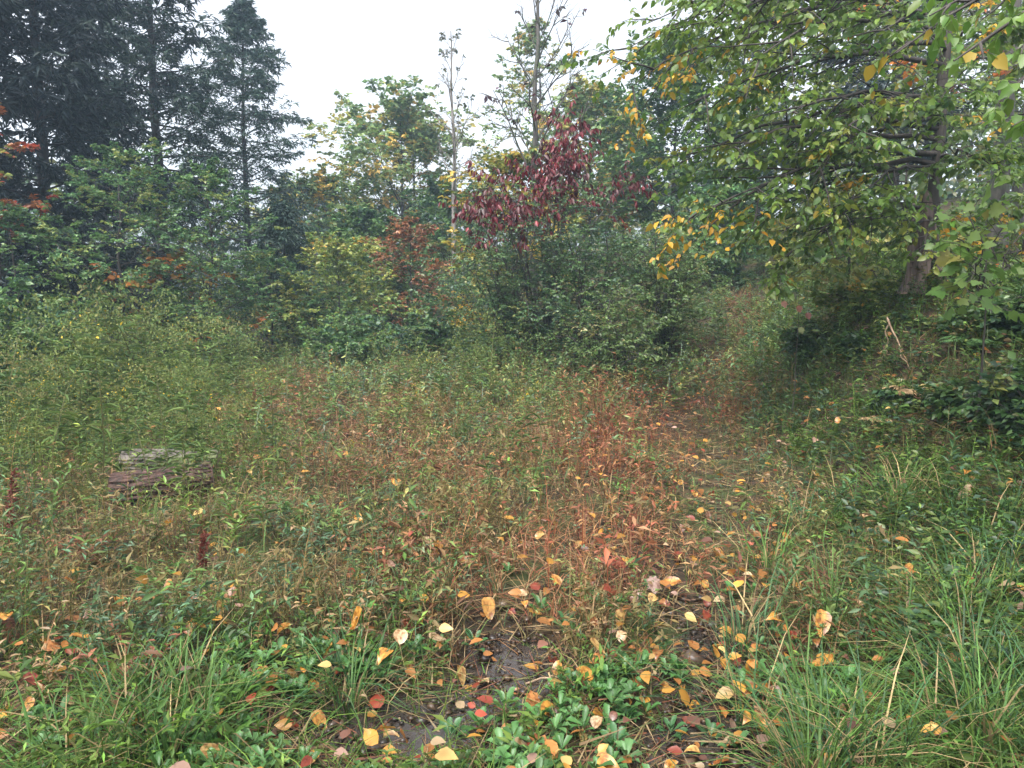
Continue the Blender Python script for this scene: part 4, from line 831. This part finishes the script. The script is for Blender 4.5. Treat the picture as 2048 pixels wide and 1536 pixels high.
# ------------------------------------------------------------------ broken snag
def snag():
    rng = np.random.default_rng(410); base = base_at(1850, 7.9); base[2] -= .05; s = 44; m = 16
    root = link("broken_snag", None, loc=base, label="tall jagged broken stump with a dark hollow split, under the dark beech trunk", category="stump")
    th = np.arange(s) / s * 6.2832
    # height profile: high spike on the left, falling to the right
    top = .84 * np.exp(-((np.cos(th) + .6) / .62) ** 2) + .16 + .10 * np.abs(np.sin(th * 5 + 1)) + rng.uniform(-.05, .05, s); top = np.maximum(top, .22)
    V = []; T = []
    for shell in (0, 1):
        for i in range(m):
            u = i / (m - 1)
            for j in range(s):
                z = u * top[j]; r = (.20 + .07 * math.exp(-z * 6) * (1 + .6 * math.sin(th[j] * 5 + .7)) - .03 * z) * (1 + .05 * math.sin(th[j] * 9 + z) + .07 * ((j * 7) % 5 / 4 - .5) + .03 * math.sin(th[j] * 17 + z * 3) + .02 * math.sin(z * 20 + j)) - shell * (.055 - .035 * u)
                V.append((r * math.cos(th[j]) + .10 * z * -.5, r * math.sin(th[j]), z))
    front_open = lambda j, u: (abs(((th[j] - 4.35 + 3.1416) % 6.2832) - 3.1416) < .30 * (1 - u / .62)) and u < .62
    for shell in (0, 1):
        o = shell * m * s
        for i in range(m - 1):
            for j in range(s):
                if front_open(j, (i + .5) / (m - 1)): continue
                a, b = o + i * s + j, o + i * s + (j + 1) % s
                q = [(a, b, b + s), (a, b + s, a + s)]; T += q if shell == 0 else [t[::-1] for t in q]
    o = m * s; i = (m - 1) * s
    for j in range(s): a, b = i + j, i + (j + 1) % s; T += [(a, b, b + o), (a, b + o, a + o)]
    link("shell", make_mesh("shell", V, T, None, [M_SNAG], False), root)
    # rotten floor and splinters
    g = Geo(); V2 = [(0, 0, .12)] + [(.2 * math.cos(a), .2 * math.sin(a), .05 + .03 * math.sin(a * 4)) for a in th]; link("rotten_core", make_mesh("rotten_core", V2, [(0, 1 + k, 1 + (k + 1) % s) for k in range(s)], None, [M_ROT]), root)
    for k in range(9):
        a = rng.uniform(2.2, 4.4); z = .58 + rng.uniform(-.1, .15); r = .175; g = Geo(); P = np.array([[[r * math.cos(a) - .04, r * math.sin(a), z - .25], [r * .95 * math.cos(a) - .05, r * .95 * math.sin(a), z], [r * .9 * math.cos(a) - .05, r * .9 * math.sin(a), z + rng.uniform(.08, .2)]]])
        tubes(g, P, .022, .002, 5, (.1,) * 3); link("splinter", g.mesh("splinter", M_SNAG), root)
snag()
# dead sticks
def stick(label, a, b, r, seed, cat="stick"):
    rng = np.random.default_rng(seed); t = np.linspace(0, 1, 8)[:, None]; P = a * (1 - t) + b * t + rng.normal(0, .012, (8, 3)); g = Geo(); tubes(g, P[None], r, r * .4, 6, (.1,) * 3)
    link("dead_stick", g.mesh("dead_stick", M_STICK, a, True), loc=a, label=label, category=cat)
G = ground
stick("pale dead stick slanting down the bank from the dark stump", G(1770, 725) + [0, 0, .42], G(1818, 752) + [0, 0, .06], .010, 431)
stick("thin dead stick leaning upright beside the slanting one", G(1772, 725) + [0, 0, .40], G(1762, 735) + [0, 0, .08], .007, 432)
stick("short dead stick on the bank below the slanting stick", G(1765, 722) + [0, 0, .12], G(1795, 742) + [0, 0, .05], .007, 433)
stick("dark twig lying over the wet foreground plants", G(1060, 1385) + [0, 0, .06], G(1290, 1405) + [0, 0, .04], .005, 434)
stick("pale broken stick in the brown grass of the path", G(1350, 830) + [0, 0, .2], G(1378, 818) + [0, 0, .24], .012, 435)
stick("curved dark twig poking up from the middle of the meadow", G(640, 925) + [0, 0, .15], G(652, 925) + [0, 0, .34], .008, 436)

# ------------------------------------------------------------------ ferns and red stalks
def fern(px, py, n, ln, colr, label, seed):
    rng = np.random.default_rng(seed); p = G(px, py); root = link("fern", None, loc=p, label=label, category="fern")
    for i in range(n):
        a = i / n * 6.28 + rng.normal(0, .25); L = ln * rng.uniform(.7, 1.1); t = np.linspace(0, 1, 9); el = rng.uniform(.5, 1.1)
        K = np.stack([np.cos(a) * L * t * .9, np.sin(a) * L * t * .9, L * (el * t - .75 * el * t ** 2)], 1); g = Geo(); tubes(g, K[None], .003, .001, 4, col(colr) * .7)
        u = np.repeat(np.linspace(.12, .98, 18), 2); f = u * 8; j = np.minimum(f.astype(int), 7); w = (f - j)[:, None]; P = K[j] * (1 - w) + K[j + 1] * w; tan = nrm(K[j + 1] - K[j]); sd = nrm(np.cross(tan, [0, 0, 1.0])) * np.tile([1, -1], 18)[:, None]
        Lp = L * .26 * np.sin(np.pi * np.clip(u * .85 + .15, 0, 1)) ** .8 + .01
        expand(g, LANCE, P, nrm(sd + tan * .45 + rng.normal(0, .08, P.shape) + [0, 0, -.15]), np.tile([0, 0, 1.0], (36, 1)), Lp, Lp * .3, np.clip(col(colr) * np.exp(rng.normal(0, .18, (36, 1))), 0, .7))
        link("frond", g.mesh("frond", M_GRASS), root)
DEAD = (.36, .25, .14)
fern(1835, 800, 11, .30, DEAD, "withered tan fern on the bank below the snag", 441)
fern(1770, 850, 6, .22, (.34, .24, .13), "small withered fern left of the larger tan fern", 442)
fern(1900, 790, 7, .24, (.33, .26, .11), "half green withered fern right of the larger tan fern", 443)
fern(1960, 700, 8, .32, (.07, .14, .05), "green fern high on the bank at the right edge", 444)
def stalk(px, py, h, label, seed, colr=(.12, .035, .025)):
    rng = np.random.default_rng(seed); p = G(px, py); g = Geo(); K = blades(g, rng, np.zeros(1), np.zeros(1), np.array([h]), np.array([.012]), np.array([.12]), np.array([1.0]), col(colr)[None], z=np.zeros(1))[0]
    root = link("seed_stalk", None, loc=p, label=label, category="stalk"); link("stem", g.mesh("stem", M_GRASS), root)
    n = 220; t = rng.uniform(.35, 1, n); f = t * 3; j = np.minimum(f.astype(int), 2); w = (f - j)[:, None]; P = K[j] * (1 - w) + K[j + 1] * w; g = Geo(); D = nrm(rng.normal(0, 1, (n, 3)) + [0, 0, .5])
    expand(g, KITE, P + D * .012, D, rng.normal(0, 1, (n, 3)), rng.uniform(.012, .028, n), rng.uniform(.01, .016, n), col(colr)[None] * np.exp(rng.normal(0, .25, (n, 1)))); link("seed_head", g.mesh("seed_head", M_GRASS), root)
stalk(20, 1140, .62, "dark red seed stalk at the left edge of the photograph", 451)
stalk(505, 850, .45, "brown seed stalk standing in the middle distance left of the brown patch", 452, (.14, .06, .035))
stalk(868, 690, .7, "thin dark seed stalk rising above the weeds left of the thicket", 453, (.10, .07, .05))
stalk(405, 1170, .30, "short dark red seed stalk below the barked log", 454)

# ------------------------------------------------------------------ fallen leaves
FCOL = {"golden yellow": (.42, .21, .04), "pale yellow": (.40, .26, .09), "orange": (.33, .14, .04), "red": (.22, .045, .025), "cream": (.36, .26, .15), "pinkish tan": (.26, .16, .12), "dark brown": (.13, .06, .04)}
rngf = np.random.default_rng(500)
FMESH = {}
for nm, c in FCOL.items():
    for sh, (tv, tt) in (("oval", OVATE_BIG), ("lobed", MAPLE)):
        for v in range(3):
            V = tv.copy(); V[:, 2] += (.14 + .13 * v) * np.sin(V[:, 1] * 3.1 + v) * (-1) ** v + .12 * V[:, 0] * (v - 1); cc = np.clip(col(c) * math.exp(rngf.normal(0, .12)), 0, .8)
            FMESH[nm, sh, v] = make_mesh("fallen_leaf", V, tt, cc * np.exp(rngf.normal(0, .06, (len(V), 1))), [M_FALLEN])
def where(x, y):
    dp, path, red, brown, front, right, left = zones(np.array([x]), np.array([y])); dp = float(dp[0])
    if right[0] > .6: return "in the grass " + ("at lower right" if y < 3.2 else "of the right bank")
    if y < 3.6 and dp < .45 and x < -.9: return "on the grass at lower left"
    if y < 3.3: return "on low green plants " + ("by the left puddle" if x < -.25 else "between the puddles" if x < .45 else "beside the muddy hollow")
    if abs(dp) < .55: return "on the worn path " + ("near the mud" if y < 4.2 else "farther up")
    return "caught in the brown weeds " + ("near the logs" if x < -1.2 else "in mid meadow" if x < -.1 else "left of the path")
NEAR_LEAF = []
def caught(x, y):                             # how high the plants hold a fallen leaf above the soil
    dp, path, red, brown, front, right, left = zones(np.array([x]), np.array([y])); k = float((1 - path[0]) * (1 - .8 * front[0]))
    return rngf.uniform(.02, .07) + k * rngf.uniform(.02, .17)
def ground_up(px, py, lift):
    r = ray(px, py); t = np.linspace(1.0, 30, 4000); P = CAM + r * t[:, None]; return P[np.argmax(P[:, 2] < hgt(P[:, 0], P[:, 1]) + lift)]
def fallen(x, y, lift, nm, sh, size, flatness=.22):
    if len(NEAR_LEAF) >= 300: return
    z = float(hgt(x, y)) + lift; a = rngf.uniform(0, 6.283); N = nrm(np.array([0, 0, 1.0]) + rngf.normal(0, flatness, 3)); N = nrm(N + np.array([0, -.25, 0])); D = np.array([math.cos(a), math.sin(a), 0]); D = nrm(D - N * D.dot(N)); X = np.cross(D, N)
    w = where(x, y); NEAR_LEAF.append(1); Wd = size * (.72 if sh == "oval" else .95)
    sz = "large" if size > .078 else "small" if size < .052 else "middling"
    o = link("fallen_leaf", FMESH[nm, sh, int(rngf.integers(0, 3))], label=f"{sz} {nm} {sh} fallen leaf {w}", category="leaf", group=f"{sz} {nm} {sh} leaves {w}")
    o.matrix_world = Matrix(((X[0] * Wd, D[0] * size, N[0] * size, x), (X[1] * Wd, D[1] * size, N[1] * size, y), (X[2] * Wd, D[2] * size, N[2] * size, z), (0, 0, 0, 1)))
PLACED = [(242, 1213, 0), (395, 1243, 1), (583, 1250, 0), (730, 1230, 0), (668, 1303, 0), (535, 1357, 0), (135, 1415, 4), (1180, 1290, 1), (1240, 1285, 4), (1300, 1297, 0), (1405, 1325, 2), (1830, 1370, 1), (1872, 1425, 1), (1665, 1335, 0),
    (1538, 1467, 0), (1605, 1490, 4), (1030, 1497, 4), (1100, 1478, 2), (1190, 1458, 4), (1645, 1235, 0), (1950, 1290, 0), (2008, 1170, 1), (1720, 1150, 1), (792, 972, 0), (880, 1090, 0), (851, 1083, 4), (1068, 1070, 1), (452, 1193, 2), (1085, 1415, 0), (1222, 1418, 0),
    (1272, 1408, 1), (1430, 1108, 0), (1410, 1028, 5), (705, 1036, 0), (975, 1205, 0), (1055, 1190, 4), (1820, 1300, 0), (1890, 1215, 3), (1800, 1170, 0), (1880, 1270, 0), (1940, 1355, 2), (1505, 1430, 0), (1340, 1205, 3), (1420, 1240, 3), (1465, 1270, 0), (1560, 1240, 0),
    (1190, 1350, 0), (1110, 1345, 0), (445, 1250, 4), (375, 1205, 2), (610, 1205, 0), (800, 1290, 4), (780, 1300, 0), (860, 1280, 4), (700, 1335, 3), (560, 1450, 3), (480, 1425, 5), (180, 1265, 0), (55, 1360, 3), (85, 1435, 4), (1945, 985, 4), (1600, 920, 2), (1925, 940, 0), (1675, 845, 0),
    (490, 945, 1), (560, 1080, 0), (595, 1055, 4), (1130, 930, 2), (1270, 1010, 3), (1285, 940, 2), (1320, 970, 2), (1390, 995, 0), (1365, 1050, 5), (1480, 1150, 0), (1330, 1160, 0), (1250, 1130, 3), (1180, 1150, 2), (1500, 1330, 0), (1590, 1345, 3), (1535, 1380, 2), (1450, 1340, 0), (1660, 1475, 1), (1190, 1535, 0), (1480, 1500, 2)]
NAMES = list(FCOL)
for (px, py, ci) in PLACED:
    p = G(px, py); lift = caught(p[0], p[1]); p = ground_up(px, py, lift); lob = NAMES[ci] in ("red", "orange", "pinkish tan") and rngf.uniform() < .3
    fallen(p[0], p[1], lift, NAMES[ci], "lobed" if lob else "oval", rngf.uniform(.065, .098))
def leaf_density(x, y):
    dp, path, red, brown, front, right, left = zones(x, y)
    return np.clip(.18 + .6 * path * sm(2.2, 3, y) + .08 * front + .16 * np.exp(-((dp) / 1.4) ** 2) * (y < 9) + .16 * (y < 4.8) + .6 * right - .06 * left, .02, 1)
PROB = [.30, .09, .24, .10, .05, .08, .14]
x, y = wedge(rngf, 3000, 2.0, 5.6, .72, .5); k = rngf.uniform(0, 1, 3000) < leaf_density(x, y) * .5; x, y = x[k], y[k]; o_ = np.argsort(x * x + y * y)
sel = o_[:int(min(len(o_), 520))]; sel = rngf.choice(sel, min(len(sel), 300 - len(NEAR_LEAF)), replace=False)
for i in sel:
    nm = NAMES[rngf.choice(7, p=PROB)]; lob = nm in ("red", "orange", "pinkish tan", "dark brown") and rngf.uniform() < .3
    fallen(x[i], y[i], caught(x[i], y[i]), nm, "lobed" if lob else "oval", rngf.uniform(.038, .078))
def leaf_litter():
    g = Geo(); x, y = wedge(rngf, 15000, 2.0, 15, .86, .35); k = rngf.uniform(0, 1, len(x)) < leaf_density(x, y) * .5; x, y = x[k], y[k]; n = len(x)
    right = zones(x, y)[5]
    ci = rngf.choice(7, n, p=PROB); br = rngf.uniform(0, 1, n) < .6 * right; ci[br] = rngf.choice([6, 6, 2, 5], br.sum())
    C = np.array([FCOL[m] for m in NAMES])[ci] * np.exp(rngf.normal(0, .25, (n, 1))); a = rngf.uniform(0, 6.283, n); D = np.stack([np.cos(a), np.sin(a), rngf.normal(0, .25, n)], 1); N = np.array([0, -.2, 1.0]) + rngf.normal(0, .4, (n, 3)); L = rngf.uniform(.035, .085, n)
    P = np.stack([x, y, hgt(x, y) + rngf.uniform(.01, .12, n) + rngf.uniform(0, .12, n) * (rngf.uniform(0, 1, n) < .4) * (1 - zones(x, y)[1])], 1); h = rngf.uniform(0, 1, n) < .985
    expand(g, OVATE, P[h], nrm(D[h]), N[h], L[h], L[h] * .68, C[h]); expand(g, MAPLE, P[~h], nrm(D[~h]), N[~h], L[~h], L[~h] * .95, C[~h])
    link("leaf_litter", g.mesh("leaf_litter", M_LEAF), kind="stuff", label="scattered small yellow, orange and brown fallen leaves", category="leaf litter")
leaf_litter()

# rosette plants in the foreground whose leaves can be told apart
NTH = lambda i: f"{i}" + ("th" if 10 < i % 100 < 14 else {1: "st", 2: "nd", 3: "rd"}.get(i % 10, "th"))
def rosettes():
    rng = np.random.default_rng(510); pal = [(.065, .16, .045), (.085, .19, .06), (.055, .14, .05)]; mes = [make_mesh("leaf", *SPOON, col(c), [M_LEAF]) for c in pal]
    spots = [(1510, 1375), (1590, 1400), (1480, 1405), (1560, 1440), (1340, 1490), (1420, 1500), (1470, 1525), (1560, 1520), (1230, 1520), (1140, 1395), (420, 1360), (470, 1345), (560, 1340), (620, 1370), (700, 1375), (760, 1385), (520, 1400), (440, 1400), (600, 1420), (320, 1430), (120, 1470), (60, 1480), (180, 1500), (250, 1510), (90, 1520), (830, 1330), (880, 1320), (950, 1310), (1130, 1275), (1080, 1240), (1260, 1370), (1010, 1440), (960, 1480), (900, 1500), (1290, 1450), (660, 1330), (720, 1340), (380, 1480), (1630, 1440), (1660, 1500)]
    spots = sorted(spots); nth = {True: 0, False: 0}
    for (px, py) in spots:
        p = G(px, py); left = px < 1000; nth[left] += 1; side = "at lower left" if left else "beside the muddy hollow"; band = "along the bottom edge" if py > 1430 else "a little farther back"
        root = link("rosette_plant", None, loc=p, label=f"spoon leaved rosette {side} {band}, {NTH(nth[left])} from left", category="plant", group="rosette plants " + side); nl = int(rng.integers(7, 12)); a0 = rng.uniform(0, 6.28); me = mes[int(rng.integers(0, 3))]
        for i in range(nl):
            a = a0 + i * 2.4; el = .25 + .8 * i / nl; L = rng.uniform(.055, .085); D = np.array([math.cos(a) * math.cos(el), math.sin(a) * math.cos(el), math.sin(el)]); X = np.cross(D, [0, 0, 1.0]); X /= np.linalg.norm(X); N = np.cross(X, D); z = .03 + .04 * i / nl; Wd = L * .42
            o = link("leaf", me, root); o.matrix_local = Matrix(((X[0] * Wd, D[0] * L, N[0] * L, 0), (X[1] * Wd, D[1] * L, N[1] * L, 0), (X[2] * Wd, D[2] * L, N[2] * L, z), (0, 0, 0, 1)))
rosettes()
def mud_clods():
    rng = np.random.default_rng(520); V0 = np.array([(1, 0, 0), (0, 1, 0), (-1, 0, 0), (0, -1, 0), (0, 0, 1), (0, 0, -1)], float); T0 = np.array([(0, 1, 4), (1, 2, 4), (2, 3, 4), (3, 0, 4), (1, 0, 5), (2, 1, 5), (3, 2, 5), (0, 3, 5)]); P = []
    for (a, b, c, e) in PUD:
        n = 520; P.append(np.stack([a + rng.normal(0, c * .75, n), b + rng.normal(0, e * .75, n)], 1))
    P = np.concatenate(P); n = len(P); r = rng.lognormal(-4.7, .55, n); V = V0[None] * r[:, None, None] * rng.uniform(.5, 1.3, (n, 6, 1)) * [1.3, 1, .6]; th = rng.uniform(0, 6.28, n); c_, s_ = np.cos(th)[:, None], np.sin(th)[:, None]
    V = np.stack([V[..., 0] * c_ - V[..., 1] * s_ + P[:, None, 0], V[..., 0] * s_ + V[..., 1] * c_ + P[:, None, 1], V[..., 2] + hgt(P[:, 0], P[:, 1])[:, None] + (.05 * wetness(P[:, 0], P[:, 1]) ** .5)[:, None] + rng.uniform(-.008, .008, (n, 1))], -1)
    C = np.array([(.045, .034, .027), (.07, .05, .036), (.03, .024, .02), (.10, .07, .045)])[rng.integers(0, 4, n)]; g = Geo(); g.add(V.reshape(-1, 3), (T0[None] + (np.arange(n) * 6)[:, None, None]).reshape(-1, 3), np.repeat(C, 6, 0))
    link("mud", g.mesh("mud", M_FALLEN), kind="stuff", label="wet crumbly mud in the ruts at the bottom of the path", category="mud")
mud_clods()

# ------------------------------------------------------------------ haze
def haze():
    m = bpy.data.materials.new("mist"); m.use_nodes = True; n = m.node_tree.nodes; n.clear(); o = n.new("ShaderNodeOutputMaterial"); v = n.new("ShaderNodeVolumePrincipled")
    v.inputs["Color"].default_value = (.60, .79, 1.0, 1); v.inputs["Density"].default_value = .0022; v.inputs["Anisotropy"].default_value = .25
    m.node_tree.links.new(v.outputs[0], o.inputs["Volume"])
    a, b, z0, z1 = 165, 175, -4.0, 22.0
    V = [(-a, -b, z0), (a, -b, z0), (a, b, z0), (-a, b, z0), (-a, -b, z1), (a, -b, z1), (a, b, z1), (-a, b, z1)]
    Q = [(0, 3, 2, 1), (4, 5, 6, 7), (0, 1, 5, 4), (1, 2, 6, 5), (2, 3, 7, 6), (3, 0, 4, 7)]
    T = [t for q in Q for t in ((q[0], q[1], q[2]), (q[0], q[2], q[3]))]
    link("haze", make_mesh("haze", V, T, None, [m]), kind="stuff", label="thin bluish morning mist over the clearing and woods", category="haze")
haze()
tri = sum(len(o.data.polygons) for o in sc.objects if o.type == 'MESH'); print("TRIS", tri, "OBJ", len(sc.objects))
